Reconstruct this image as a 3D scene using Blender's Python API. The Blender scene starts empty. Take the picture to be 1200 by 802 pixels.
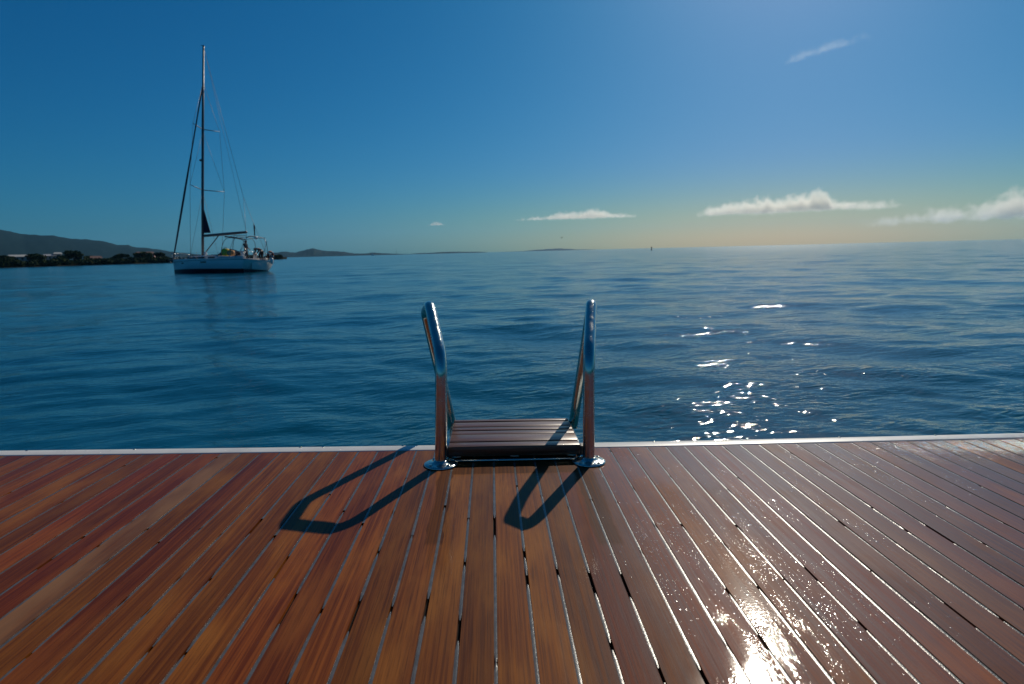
import bpy, bmesh, math, random
import numpy as np
from mathutils import Vector, Matrix, noise as mnoise
random.seed(7); rng = np.random.default_rng(11)
S = bpy.context.scene
C = S.collection

# ------------------------------------------------------------------ camera, sky, sun, exposure
CAM = Vector((0, 0, 0.5077))
FW = Vector((0.02977153, 0.98828821, -0.14966656))
RT = Vector((0.99914144, -0.03373947, -0.02404246))
UP = Vector((0.02881055, 0.14882228, 0.98844417))
cam_d = bpy.data.cameras.new('camera'); cam = bpy.data.objects.new('camera', cam_d); C.objects.link(cam)
M = Matrix((RT, UP, -FW)).transposed().to_4x4(); M.translation = CAM
cam.matrix_world = M
cam_d.lens = 21.0; cam_d.sensor_width = 36.0; cam_d.clip_start = 0.02; cam_d.clip_end = 80000
cam_d.dof.use_dof = True; cam_d.dof.focus_distance = 1.5; cam_d.dof.aperture_fstop = 8.0
S.camera = cam
SUN_AZ, SUN_EL = 0.46, 0.605            # azimuth from +Y towards +X
sun_dir = Vector((math.sin(SUN_AZ)*math.cos(SUN_EL), math.cos(SUN_AZ)*math.cos(SUN_EL), math.sin(SUN_EL)))
W = bpy.data.worlds.new('World'); S.world = W; W.use_nodes = True
nt = W.node_tree; nt.nodes.clear()
sky = nt.nodes.new('ShaderNodeTexSky'); sky.sky_type = 'NISHITA'; sky.sun_disc = False
sky.sun_elevation = SUN_EL; sky.sun_rotation = SUN_AZ
sky.air_density = 1.0; sky.dust_density = 0.8; sky.ozone_density = 4.0; sky.altitude = 0
bg = nt.nodes.new('ShaderNodeBackground'); bg.inputs['Strength'].default_value = 0.05
wo = nt.nodes.new('ShaderNodeOutputWorld')
SKY_K = bg.inputs['Strength'].default_value
sepc = nt.nodes.new('ShaderNodeSeparateColor'); comc = nt.nodes.new('ShaderNodeCombineColor'); nt.links.new(sky.outputs[0], sepc.inputs[0])
for i, (gain, gam) in enumerate(((0.95, 2.3), (0.64, 1.05), (0.88, 0.95))):   # the photograph's cool colour balance
    m1 = nt.nodes.new('ShaderNodeMath'); m1.operation = 'MULTIPLY'; m1.inputs[1].default_value = SKY_K; nt.links.new(sepc.outputs[i], m1.inputs[0])
    m2 = nt.nodes.new('ShaderNodeMath'); m2.operation = 'POWER'; m2.inputs[1].default_value = gam; nt.links.new(m1.outputs[0], m2.inputs[0])
    m3 = nt.nodes.new('ShaderNodeMath'); m3.operation = 'MULTIPLY'; m3.inputs[1].default_value = gain/SKY_K; nt.links.new(m2.outputs[0], m3.inputs[0]); nt.links.new(m3.outputs[0], comc.inputs[i])
# warm low band of sky on the sun's side
tcw = nt.nodes.new('ShaderNodeTexCoord'); spw = nt.nodes.new('ShaderNodeSeparateXYZ'); nt.links.new(tcw.outputs['Generated'], spw.inputs[0])
elv = nt.nodes.new('ShaderNodeMapRange'); elv.interpolation_type = 'SMOOTHERSTEP'; elv.inputs[1].default_value = -0.02; elv.inputs[2].default_value = 0.16; elv.inputs[3].default_value = 1.0; elv.inputs[4].default_value = 0.0
nt.links.new(spw.outputs[2], elv.inputs[0])
dt = nt.nodes.new('ShaderNodeVectorMath'); dt.operation = 'DOT_PRODUCT'; nt.links.new(tcw.outputs['Generated'], dt.inputs[0]); dt.inputs[1].default_value = (math.sin(0.62), math.cos(0.62), 0)
azr = nt.nodes.new('ShaderNodeMapRange'); azr.interpolation_type = 'SMOOTHSTEP'; azr.inputs[1].default_value = 0.55; azr.inputs[2].default_value = 1.0; nt.links.new(dt.outputs['Value'], azr.inputs[0])
wm = nt.nodes.new('ShaderNodeMath'); wm.operation = 'MULTIPLY'; nt.links.new(elv.outputs[0], wm.inputs[0]); nt.links.new(azr.outputs[0], wm.inputs[1])
wmx = nt.nodes.new('ShaderNodeMix'); wmx.data_type = 'RGBA'; wmx.blend_type = 'MULTIPLY'; wmx.inputs[7].default_value = (1.30, 1.22, 0.58, 1)
nt.links.new(wm.outputs[0], wmx.inputs[0]); nt.links.new(comc.outputs[0], wmx.inputs[6]); nt.links.new(wmx.outputs[2], bg.inputs[0]); nt.links.new(bg.outputs[0], wo.inputs[0])
sl = bpy.data.lights.new('sun', 'SUN'); so = bpy.data.objects.new('sun', sl); C.objects.link(so)
sl.energy = 3.2; sl.angle = math.radians(0.5); sl.color = (1.0, 0.91, 0.76)
so.rotation_euler = sun_dir.to_track_quat('Z', 'Y').to_euler(); so.location = (0, 0, 40)
S.view_settings.view_transform = 'Standard'; S.view_settings.look = 'None'
S.view_settings.exposure = 0.0; S.view_settings.gamma = 1.0; S.view_settings.use_curve_mapping = False
S.cycles.use_denoising = True
S.cycles.max_bounces = 8; S.cycles.transparent_max_bounces = 12; S.cycles.volume_bounces = 6
S.cycles.caustics_reflective = False; S.cycles.caustics_refractive = False
S.cycles.sample_clamp_indirect = 4.0

SEA = -0.85                              # water level
HEEL = 0.0163                            # the motor yacht's own slight heel
def heelm(): return Matrix.Rotation(HEEL, 4, 'Y')

# ------------------------------------------------------------------ helpers
def pix(x, y):                            # viewing direction of a photo pixel (1200x802)
    return (FW + RT*((x-600)/700) - UP*((y-401)/700))
def tag(o, label=None, cat=None, group=None, kind=None):
    if label: o['label'] = label
    if cat: o['category'] = cat
    if group: o['group'] = group
    if kind: o['kind'] = kind
    return o
def empty(name, loc=(0, 0, 0), rz=0.0):
    o = bpy.data.objects.new(name, None); C.objects.link(o); o.location = loc; o.rotation_euler = (0, 0, rz)
    o.empty_display_size = 0.1
    return o
def obj(name, me, mat, parent=None, smooth=True):
    if isinstance(me, bmesh.types.BMesh):
        bm = me; me = bpy.data.meshes.new(name); bm.to_mesh(me); bm.free()
    o = bpy.data.objects.new(name, me); C.objects.link(o)
    if mat:
        me.materials.clear(); me.materials.append(mat)
    if smooth:
        me.polygons.foreach_set('use_smooth', [True]*len(me.polygons))
    if parent: o.parent = parent
    return o
def np_mesh(name, verts, faces):
    me = bpy.data.meshes.new(name)
    v = np.asarray(verts, dtype=np.float32); f = np.asarray(faces, dtype=np.int32)
    me.vertices.add(len(v)); me.vertices.foreach_set('co', v.ravel())
    n = f.shape[1]
    me.loops.add(f.size); me.loops.foreach_set('vertex_index', f.ravel())
    me.polygons.add(len(f)); me.polygons.foreach_set('loop_start', np.arange(0, f.size, n, dtype=np.int32))
    try: me.polygons.foreach_set('loop_total', np.full(len(f), n, dtype=np.int32))
    except Exception: pass
    me.update(calc_edges=True); me.validate()
    return me
def grid_faces(n, m):
    i = np.arange(n-1)[:, None]*m + np.arange(m-1)[None, :]; i = i.ravel()
    return np.stack([i, i+1, i+m+1, i+m], 1)
def add_box(bm, c, s, bevel=0.0, rot=None, seg=2):
    r = bmesh.ops.create_cube(bm, size=1.0); vs = r['verts']
    for v in vs: v.co = Vector((v.co.x*s[0], v.co.y*s[1], v.co.z*s[2]))
    if bevel > 0:
        es = list({e for v in vs for e in v.link_edges})
        rr = bmesh.ops.bevel(bm, geom=es, offset=bevel, segments=seg, affect='EDGES', profile=0.5)
        vs = list({v for f in rr['faces'] for v in f.verts} | {v for v in vs if v.is_valid})
    for v in vs:
        if rot: v.co = rot @ v.co
        v.co += Vector(c)
def add_tube(bm, pts, r, n=16, caps=True):
    pts = [Vector(p) for p in pts]; rs = r if hasattr(r, '__len__') else [r]*len(pts)
    t0 = (pts[1]-pts[0]).normalized()
    ref = Vector((0, 0, 1)) if abs(t0.z) < 0.9 else Vector((1, 0, 0))
    nrm = (ref - t0*ref.dot(t0)).normalized(); rings = []
    for i, p in enumerate(pts):
        t = (pts[min(i+1, len(pts)-1)] - pts[max(i-1, 0)])
        t = t.normalized() if t.length > 1e-9 else t0
        nrm = (nrm - t*nrm.dot(t)).normalized(); b = t.cross(nrm)
        rings.append([bm.verts.new(p + (nrm*math.cos(a)+b*math.sin(a))*rs[i]) for a in (2*math.pi*k/n for k in range(n))])
    for a, b2 in zip(rings, rings[1:]):
        for k in range(n): bm.faces.new((a[k], a[(k+1) % n], b2[(k+1) % n], b2[k]))
    if caps:
        bm.faces.new(rings[0][::-1]); bm.faces.new(rings[-1])
def tube(name, pts, r, mat, parent=None, n=10):
    bm = bmesh.new(); add_tube(bm, pts, r, n); return obj(name, bm, mat, parent)
def add_lathe(bm, prof, c=(0, 0, 0), n=32):
    rings = []
    for r, z in prof:
        rings.append([bm.verts.new((c[0]+r*math.cos(2*math.pi*k/n), c[1]+r*math.sin(2*math.pi*k/n), c[2]+z)) for k in range(n)])
    for a, b in zip(rings, rings[1:]):
        for k in range(n): bm.faces.new((a[k], a[(k+1) % n], b[(k+1) % n], b[k]))
    bm.faces.new(rings[0][::-1]); bm.faces.new(rings[-1])
def add_ball(bm, c, r, seg=16, ring=10, sc=(1, 1, 1)):
    q = bmesh.ops.create_uvsphere(bm, u_segments=seg, v_segments=ring, radius=r)
    for v in q['verts']: v.co = Vector((v.co.x*sc[0], v.co.y*sc[1], v.co.z*sc[2])) + Vector(c)
def fillet(P, R, n=10):
    out = [Vector(P[0])]
    for i in range(1, len(P)-1):
        a, b, c = Vector(P[i-1]), Vector(P[i]), Vector(P[i+1])
        u = (a-b).normalized(); w = (c-b).normalized(); ang = u.angle(w); d = R[i-1]/math.tan(ang/2)
        p0 = b+u*d; ctr = b + (u+w).normalized()*(R[i-1]/math.sin(ang/2))
        v0 = p0-ctr; v1 = (b+w*d)-ctr; tot = v0.angle(v1); ax = v0.cross(v1).normalized()
        for k in range(n+1): out.append(ctr + Matrix.Rotation(tot*k/n, 3, ax) @ v0)
    out.append(Vector(P[-1])); return out

# ------------------------------------------------------------------ materials
def mat(name, col=(0.5, 0.5, 0.5), rough=0.5, metal=0.0, spec=0.5, vary=0.0, vscale=8.0, bump=0.0, bscale=60.0, coat=0.0):
    m = bpy.data.materials.new(name); m.use_nodes = True; t = m.node_tree; b = t.nodes['Principled BSDF']
    b.inputs['Base Color'].default_value = (*col, 1); b.inputs['Roughness'].default_value = rough
    b.inputs['Metallic'].default_value = metal; b.inputs['Specular IOR Level'].default_value = spec
    b.inputs['Coat Weight'].default_value = coat; b.inputs['Coat Roughness'].default_value = 0.08
    tc = t.nodes.new('ShaderNodeTexCoord')
    if vary > 0:
        nz = t.nodes.new('ShaderNodeTexNoise'); nz.inputs['Scale'].default_value = vscale; nz.inputs['Detail'].default_value = 5
        t.links.new(tc.outputs['Object'], nz.inputs['Vector'])
        rp = t.nodes.new('ShaderNodeValToRGB'); rp.color_ramp.elements[0].position = 0.3; rp.color_ramp.elements[1].position = 0.7
        rp.color_ramp.elements[0].color = (*[c*(1-vary) for c in col], 1); rp.color_ramp.elements[1].color = (*[min(1, c*(1+vary)) for c in col], 1)
        t.links.new(nz.outputs[0], rp.inputs[0]); t.links.new(rp.outputs[0], b.inputs['Base Color'])
    if bump > 0:
        n2 = t.nodes.new('ShaderNodeTexNoise'); n2.inputs['Scale'].default_value = bscale; n2.inputs['Detail'].default_value = 4
        t.links.new(tc.outputs['Object'], n2.inputs['Vector'])
        bp = t.nodes.new('ShaderNodeBump'); bp.inputs['Strength'].default_value = bump; bp.inputs['Distance'].default_value = 0.35/bscale
        t.links.new(n2.outputs[0], bp.inputs['Height']); t.links.new(bp.outputs[0], b.inputs['Normal'])
    return m
class NB:                                   # small node builder
    def __init__(s, m): s.t = m.node_tree
    def n(s, typ, **kw):
        x = s.t.nodes.new(typ)
        for k, v in kw.items(): setattr(x, k, v)
        return x
    def set(s, sock, v):
        if isinstance(v, bpy.types.NodeSocket): s.t.links.new(v, sock)
        else: sock.default_value = v
    def math(s, op, a, b=0.0, c=None, clamp=False):
        x = s.n('ShaderNodeMath', operation=op, use_clamp=clamp); s.set(x.inputs[0], a); s.set(x.inputs[1], b)
        if c is not None: s.set(x.inputs[2], c)
        return x.outputs[0]
    def ramp(s, v, p0, p1, lo=0.0, hi=1.0):
        x = s.n('ShaderNodeMapRange', interpolation_type='SMOOTHSTEP'); s.set(x.inputs[0], v)
        for i, q in zip((1, 2, 3, 4), (p0, p1, lo, hi)): s.set(x.inputs[i], q)
        return x.outputs[0]
    def xyz(s, x, y, z):
        q = s.n('ShaderNodeCombineXYZ')
        for i, v in enumerate((x, y, z)): s.set(q.inputs[i], v)
        return q.outputs[0]
    def noise(s, vec, scale=1.0, detail=4.0, rough=0.5, dist=0.0):
        q = s.n('ShaderNodeTexNoise'); s.set(q.inputs['Vector'], vec); q.inputs['Scale'].default_value = scale
        q.inputs['Detail'].default_value = detail; q.inputs['Roughness'].default_value = rough; q.inputs['Distortion'].default_value = dist
        return q.outputs[0]
    def mix(s, f, a, b, blend='MIX'):
        q = s.n('ShaderNodeMix', data_type='RGBA', blend_type=blend); s.set(q.inputs[0], f)
        s.set(q.inputs[6], a if isinstance(a, bpy.types.NodeSocket) else (*a, 1)); s.set(q.inputs[7], b if isinstance(b, bpy.types.NodeSocket) else (*b, 1))
        return q.outputs[2]

PITCH, X0 = 0.05, -0.0093
def teak_material():
    m = bpy.data.materials.new('teak_deck'); m.use_nodes = True; B = NB(m); b = m.node_tree.nodes['Principled BSDF']
    tc = B.n('ShaderNodeTexCoord'); sp = B.n('ShaderNodeSeparateXYZ'); B.set(sp.inputs[0], tc.outputs['Object'])
    x, y = sp.outputs[0], sp.outputs[1]
    idf = B.math('FLOOR', B.math('DIVIDE', B.math('SUBTRACT', x, X0), PITCH))
    wn = B.n('ShaderNodeTexWhiteNoise', noise_dimensions='1D'); B.set(wn.inputs['W'], B.math('ADD', idf, 0.37))
    r1 = wn.outputs['Value']
    wn2 = B.n('ShaderNodeTexWhiteNoise', noise_dimensions='1D'); B.set(wn2.inputs['W'], B.math('ADD', idf, 40.11))
    r2 = wn2.outputs['Value']
    off = B.math('MULTIPLY', r1, 37.0)
    g1 = B.noise(B.xyz(B.math('MULTIPLY', x, 230.0), B.math('MULTIPLY_ADD', y, 2.2, off), off), 1.0, 6, 0.62, 0.6)
    g2 = B.noise(B.xyz(B.math('MULTIPLY', x, 820.0), B.math('MULTIPLY_ADD', y, 11.0, off), off), 1.0, 4, 0.65)
    blot = B.noise(B.xyz(B.math('MULTIPLY', x, 14.0), B.math('MULTIPLY_ADD', y, 3.5, off), off), 1.0, 4, 0.55)
    c = B.mix(B.ramp(g1, 0.32, 0.68), (0.100, 0.024, 0.008), (0.235, 0.070, 0.020))
    c = B.mix(B.math('MULTIPLY', B.ramp(blot, 0.42, 0.72), 0.75), c, (0.31, 0.112, 0.030))
    c = B.mix(B.math('MULTIPLY', B.ramp(g2, 0.50, 0.70), 0.7), c, (0.050, 0.015, 0.006))
    # board to board tone
    br = B.ramp(r2, 0.0, 1.0, 0.72, 1.06)
    hs = B.n('ShaderNodeHueSaturation'); B.set(hs.inputs['Value'], br); B.set(hs.inputs['Hue'], B.ramp(r1, 0, 1, 0.491, 0.506)); B.set(hs.inputs['Color'], c)
    hs.inputs['Saturation'].default_value = 1.05
    c = hs.outputs[0]
    # one sun-bleached board on the left
    bl = B.math('COMPARE', idf, -14.0, 0.1)
    c = B.mix(B.math('MULTIPLY', bl, B.ramp(blot, 0.25, 0.65, 0.08, 0.5)), c, (0.27, 0.16, 0.085))
    # wet runs dripped from the ladder legs: darker, glossier wood
    def run(xc, w, y0, y1):
        wob = B.math('MULTIPLY', B.math('SUBTRACT', B.noise(B.xyz(0.0, B.math('MULTIPLY', y, 9.0), xc*50), 1.0, 3), 0.5), 0.03)
        dx = B.math('ABSOLUTE', B.math('SUBTRACT', B.math('ADD', x, wob), xc))
        a = B.ramp(dx, w*0.82, w, 1.0, 0.0)
        return B.math('MULTIPLY', a, B.math('MULTIPLY', B.ramp(y, y0-0.02, y0, 0, 1), B.ramp(y, y1-0.01, y1, 1, 0)))
    runs = B.math('MAXIMUM', run(-0.118, 0.017, 1.0, 1.42), run(0.196, 0.024, 0.985, 1.42))
    rim = B.ramp(B.math('ADD', y, B.math('MULTIPLY', B.noise(B.xyz(B.math('MULTIPLY', x, 30.0), 0, 0), 1, 2), 0.01)), 1.325, 1.332, 0, 1)
    under = B.math('MULTIPLY', rim, B.math('MULTIPLY', B.ramp(x, -0.115, -0.11), B.ramp(x, 0.205, 0.21, 1, 0)))  # darker patch of boards beneath the treads, between the legs
    runs = B.math('MAXIMUM', runs, under)
    c = B.mix(B.math('MULTIPLY', runs, 0.88), c, B.mix(B.ramp(g1, 0.3, 0.7), (0.040, 0.009, 0.002), (0.115, 0.032, 0.004)))
    # splashed film of water on the starboard side of the deck
    wz = B.noise(B.xyz(B.math('MULTIPLY', x, 4.5), B.math('MULTIPLY', y, 2.8), off), 1.0, 5, 0.6)
    wet = B.math('MULTIPLY', B.ramp(B.math('ADD', x, B.math('MULTIPLY', wz, 0.5)), 0.33, 0.62), B.ramp(wz, 0.30, 0.52))
    c = B.mix(B.math('MULTIPLY', wet, 0.18), c, (0.08, 0.03, 0.015))
    B.set(b.inputs['Base Color'], c)
    B.set(b.inputs['Roughness'], B.math('ADD', B.ramp(g1, 0.3, 0.7, 0.50, 0.62), B.math('MULTIPLY', wet, -0.04)))
    b.inputs['Specular IOR Level'].default_value = 0.06
    fine = B.noise(tc.outputs['Object'], 420.0, 2, 0.6)
    B.set(b.inputs['Coat Roughness'], B.ramp(wet, 0.0, 0.7, 0.12, 0.035))
    b.inputs['Coat IOR'].default_value = 1.34
    bp = B.n('ShaderNodeBump'); bp.inputs['Strength'].default_value = 0.35; bp.inputs['Distance'].default_value = 0.0006
    B.set(bp.inputs['Height'], B.math('ADD', g2, B.math('MULTIPLY', g1, 0.8)))
    B.set(b.inputs['Normal'], bp.outputs[0])
    # film of water: gentle ripples along the boards, and fine beading that breaks the sun's glint into sparkles
    bc = B.n('ShaderNodeBump'); bc.inputs['Strength'].default_value = 1.0; bc.inputs['Distance'].default_value = 0.001
    rip = B.noise(B.xyz(B.math('MULTIPLY', x, 70.0), B.math('MULTIPLY', y, 18.0), off), 1.0, 3, 0.55)
    bead = B.noise(tc.outputs['Object'], 210.0, 2, 0.5)
    bpat = B.ramp(B.noise(B.xyz(B.math('MULTIPLY', x, 30.0), B.math('MULTIPLY', y, 7.0), off), 1.0, 3, 0.6), 0.46, 0.60)
    corner = B.math('MULTIPLY', B.ramp(B.math('ADD', x, B.math('MULTIPLY', bpat, 0.25)), 1.12, 1.30), B.ramp(y, 1.30, 1.40))
    band = B.math('MULTIPLY', B.ramp(B.math('ABSOLUTE', B.math('SUBTRACT', x, 0.44)), 0.22, 0.05), bpat)
    amt = B.math('ADD', B.math('MULTIPLY', wet, B.math('MULTIPLY_ADD', bpat, 0.12, 0.014)), B.math('ADD', B.math('MULTIPLY', corner, 0.9), B.math('MULTIPLY', band, 0.05)))
    B.set(bc.inputs['Height'], B.math('ADD', B.math('MULTIPLY', rip, 0.05), B.math('MULTIPLY', B.ramp(bead, 0.35, 0.75), amt)))
    B.set(b.inputs['Coat Weight'], B.math('MULTIPLY', B.math('MAXIMUM', B.math('MULTIPLY_ADD', wet, 0.60, 0.33), corner), B.math('SUBTRACT', 1.0, B.math('MULTIPLY', runs, 0.7))))
    B.set(b.inputs['Coat Normal'], bc.outputs[0])
    return m
def steel_material():
    m = mat('polished_steel', (0.56, 0.57, 0.52), 0.12, 1.0); B = NB(m); b = m.node_tree.nodes['Principled BSDF']
    tc = B.n('ShaderNodeTexCoord')
    n1 = B.noise(tc.outputs['Object'], 38.0, 5, 0.6); n2 = B.noise(tc.outputs['Object'], 330.0, 2, 0.5)
    B.set(b.inputs['Roughness'], B.ramp(n1, 0.35, 0.7, 0.11, 0.30))
    bp = B.n('ShaderNodeBump'); bp.inputs['Strength'].default_value = 0.25; bp.inputs['Distance'].default_value = 0.0006
    B.set(bp.inputs['Height'], B.ramp(n2, 0.62, 0.75)); B.set(b.inputs['Normal'], bp.outputs[0])
    return m
def slat_material():
    m = bpy.data.materials.new('wet_hardwood'); m.use_nodes = True; B = NB(m); b = m.node_tree.nodes['Principled BSDF']
    tc = B.n('ShaderNodeTexCoord'); sp = B.n('ShaderNodeSeparateXYZ'); B.set(sp.inputs[0], tc.outputs['Object'])
    x, y, z = sp.outputs
    g = B.noise(B.xyz(B.math('MULTIPLY', x, 5.0), B.math('MULTIPLY', y, 210.0), B.math('MULTIPLY', z, 160.0)), 1.0, 5, 0.6, 0.4)
    B.set(b.inputs['Base Color'], B.mix(B.ramp(g, 0.35, 0.7), (0.085, 0.032, 0.015), (0.23, 0.105, 0.055)))
    b.inputs['Roughness'].default_value = 0.34; b.inputs['Specular IOR Level'].default_value = 0.5
    b.inputs['Coat Weight'].default_value = 0.2; b.inputs['Coat Roughness'].default_value = 0.25
    bp = B.n('ShaderNodeBump'); bp.inputs['Strength'].default_value = 0.4; bp.inputs['Distance'].default_value = 0.0008
    B.set(bp.inputs['Height'], g); B.set(b.inputs['Normal'], bp.outputs[0])
    return m
def water_material():
    m = bpy.data.materials.new('sea_water'); m.use_nodes = True; B = NB(m); b = m.node_tree.nodes['Principled BSDF']
    g = B.n('ShaderNodeNewGeometry'); sp = B.n('ShaderNodeSeparateXYZ'); B.set(sp.inputs[0], g.outputs['Position'])
    x, y = sp.outputs[0], sp.outputs[1]
    v = B.xyz(B.math('MULTIPLY_ADD', y, 0.22, x), B.math('MULTIPLY_ADD', x, -0.22, y), 0.0)
    s2 = B.n('ShaderNodeSeparateXYZ'); B.set(s2.inputs[0], v)
    n0 = B.noise(B.xyz(B.math('MULTIPLY', s2.outputs[0], 0.16), B.math('MULTIPLY', s2.outputs[1], 0.45), 0), 1.0, 3, 0.5)
    n1 = B.noise(B.xyz(B.math('MULTIPLY', s2.outputs[0], 1.1), B.math('MULTIPLY', s2.outputs[1], 2.6), 0), 1.0, 4, 0.55, 0.4)
    n2 = B.noise(B.xyz(B.math('MULTIPLY', s2.outputs[0], 5.5), B.math('MULTIPLY', s2.outputs[1], 11.0), 3.1), 1.0, 3, 0.5, 0.7)
    n3 = B.noise(B.xyz(B.math('MULTIPLY', s2.outputs[0], 17.0), B.math('MULTIPLY', s2.outputs[1], 32.0), 7.7), 1.0, 3, 0.55, 0.4)
    patch = B.noise(B.xyz(B.math('MULTIPLY', x, 0.05), B.math('MULTIPLY', y, 0.09), 0), 1.0, 3)
    amp = B.ramp(patch, 0.3, 0.7, 0.55, 1.25)
    dist = B.math('SQRT', B.math('ADD', B.math('MULTIPLY', x, x), B.math('MULTIPLY', y, y)))
    lg = B.math('LOGARITHM', B.math('MAXIMUM', dist, 1.0), 10.0)
    # a puff of breeze roughens the water off the platform's right side into steeper ripples
    gx = B.math('DIVIDE', B.math('SUBTRACT', x, 1.75), 3.1); gy = B.math('DIVIDE', B.math('SUBTRACT', y, 4.1), 2.9)
    gust = B.ramp(B.math('ADD', B.math('MULTIPLY', gx, gx), B.math('MULTIPLY', gy, gy)), 2.2, 0.6)
    gpat = B.ramp(B.noise(B.xyz(B.math('MULTIPLY', x, 0.9), B.math('MULTIPLY', y, 1.6), 5.0), 1.0, 2), 0.36, 0.62)
    a2 = B.math('MULTIPLY_ADD', gust, 0.002, 0.0115)
    n4 = B.noise(B.xyz(B.math('MULTIPLY', s2.outputs[0], 4.2), B.math('MULTIPLY', s2.outputs[1], 8.5), 1.7), 1.0, 1.0, 0.45, 0.9)
    a3 = B.ramp(dist, 2.0, 5.5, 0.0056, 0.0010)
    h = B.math('ADD', B.math('MULTIPLY_ADD', n4, B.math('MULTIPLY', B.math('MULTIPLY', gust, gpat), 0.036), B.math('MULTIPLY', n0, 0.12)), B.math('ADD', B.math('MULTIPLY', n1, 0.050), B.math('ADD', B.math('MULTIPLY', n3, a3), B.math('MULTIPLY', n2, a2))))
    bp = B.n('ShaderNodeBump'); B.set(bp.inputs['Strength'], B.math('MULTIPLY', amp, 0.75)); bp.inputs['Distance'].default_value = 1.0
    B.set(bp.inputs['Height'], h); B.set(b.inputs['Normal'], bp.outputs[0])
    b.inputs['Base Color'].default_value = (0.002, 0.058, 0.100, 1)
    B.set(b.inputs['Roughness'], B.ramp(lg, 0.9, 2.6, 0.045, 0.14)); b.inputs['IOR'].default_value = 1.333; b.inputs['Specular IOR Level'].default_value = 0.5
    return m
def drop_material():
    m = bpy.data.materials.new('water_drop'); m.use_nodes = True; B = NB(m); t = m.node_tree; t.nodes.clear()
    tr = B.n('ShaderNodeBsdfTransparent'); tr.inputs[0].default_value = (1, 1, 1, 1)
    gl = B.n('ShaderNodeBsdfGlossy'); gl.inputs['Roughness'].default_value = 0.10
    fr = B.n('ShaderNodeFresnel'); fr.inputs[0].default_value = 1.333
    ge = B.n('ShaderNodeNewGeometry')
    mx = B.n('ShaderNodeMixShader'); B.set(mx.inputs[0], B.math('MULTIPLY', fr.outputs[0], B.math('SUBTRACT', 1.0, ge.outputs['Backfacing']))); B.set(mx.inputs[1], tr.outputs[0]); B.set(mx.inputs[2], gl.outputs[0])
    o = B.n('ShaderNodeOutputMaterial'); B.set(o.inputs[0], mx.outputs[0])
    return m
def foliage_material(name, a, b_):
    m = bpy.data.materials.new(name); m.use_nodes = True; B = NB(m); b = m.node_tree.nodes['Principled BSDF']
    g = B.n('ShaderNodeNewGeometry'); n = B.noise(g.outputs['Position'], 0.35, 4); r = B.math('MULTIPLY', g.outputs['Random Per Island'], 0.4)
    B.set(b.inputs['Base Color'], B.mix(B.ramp(B.math('ADD', n, r), 0.4, 0.95), a, b_)); b.inputs['Roughness'].default_value = 0.7
    b.inputs['Specular IOR Level'].default_value = 0.03
    return m
def cloud_material(name, dens, nscale, lo, hi, seed, flat=1.0):
    m = bpy.data.materials.new(name); m.use_nodes = True; B = NB(m); t = m.node_tree; t.nodes.clear()
    tc = B.n('ShaderNodeTexCoord'); sp = B.n('ShaderNodeSeparateXYZ'); B.set(sp.inputs[0], tc.outputs['Generated'])
    # generated coordinates 0..1 in the cloud's box; density falls to nothing towards the box walls
    def fall(v, e): return B.math('MULTIPLY', B.ramp(v, 0.0, e), B.ramp(v, 1.0-e, 1.0, 1.0, 0.0))
    g = B.n('ShaderNodeNewGeometry')
    n = B.noise(B.n('ShaderNodeVectorMath', operation='ADD').outputs[0], 1.0, 6) if False else None
    vm = B.n('ShaderNodeVectorMath', operation='ADD'); B.set(vm.inputs[0], tc.outputs['Object']); vm.inputs[1].default_value = (seed*913.0, seed*377.0, seed*51.0)
    nz = B.noise(vm.outputs[0], nscale, 7, 0.58, 0.0)
    return m, B, sp, nz, tc

TEAK = teak_material(); STEEL = steel_material(); SLAT = slat_material(); WATER = water_material(); DROP = drop_material()
CAULK = mat('caulking', (0.095, 0.093, 0.09), 0.27, spec=0.55, vary=0.25, vscale=60, bump=0.4, bscale=500)
BED = mat('seam_bed', (0.008, 0.007, 0.007), 0.8, spec=0.1)
GEL = mat('white_gelcoat', (0.62, 0.61, 0.58), 0.35, vary=0.08, vscale=14, bump=0.1, bscale=500)
RUBBER = mat('black_plastic', (0.012, 0.012, 0.014), 0.5)

# ------------------------------------------------------------------ sea
def build_sea():
    a0, a1, na = math.radians(-100), math.radians(100), 900
    r = 0.9*np.exp(np.linspace(0, math.log(45000/0.9), 1150)); th = np.linspace(a0, a1, na)
    R, T = np.meshgrid(r, th, indexing='ij')
    X = R*np.sin(T); Y = R*np.cos(T)
    dr = R*(math.log(45000/0.9)/1149); da = R*((a1-a0)/(na-1)); sp = np.maximum(dr, da)
    Z = np.zeros_like(X)
    g = np.random.default_rng(5)
    for i in range(70):
        lam = 0.32*(9.0/0.32)**((i+g.random())/70)
        d = math.radians(200) + g.normal(0, 0.55)       # the swell comes in from ahead
        k = 2*math.pi/lam; ph = g.random()*6.28
        A = 0.0019*lam**1.0*(1.15 if lam < 2.5 else 0.8)*g.uniform(0.5, 1.3)/ (1+0.05*lam)
        f = np.clip((lam/sp-2.5)/4.0, 0, 1)
        arg = k*(X*math.sin(d)+Y*math.cos(d)) + ph + 0.6*np.sin(X*0.35/lam**.5+ph*2)+0.5*np.sin(Y*0.27/lam**.5+ph*3)
        Z += A*f*(np.sin(arg) + 0.22*np.cos(2*arg))
    V = np.stack([X, Y, Z], -1).reshape(-1, 3)
    me = np_mesh('water', V, grid_faces(len(r), na)[:, ::-1])
    o = obj('water', me, WATER); o.location = (0, 0, SEA); tag(o, kind='structure')
    return o
build_sea()

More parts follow.
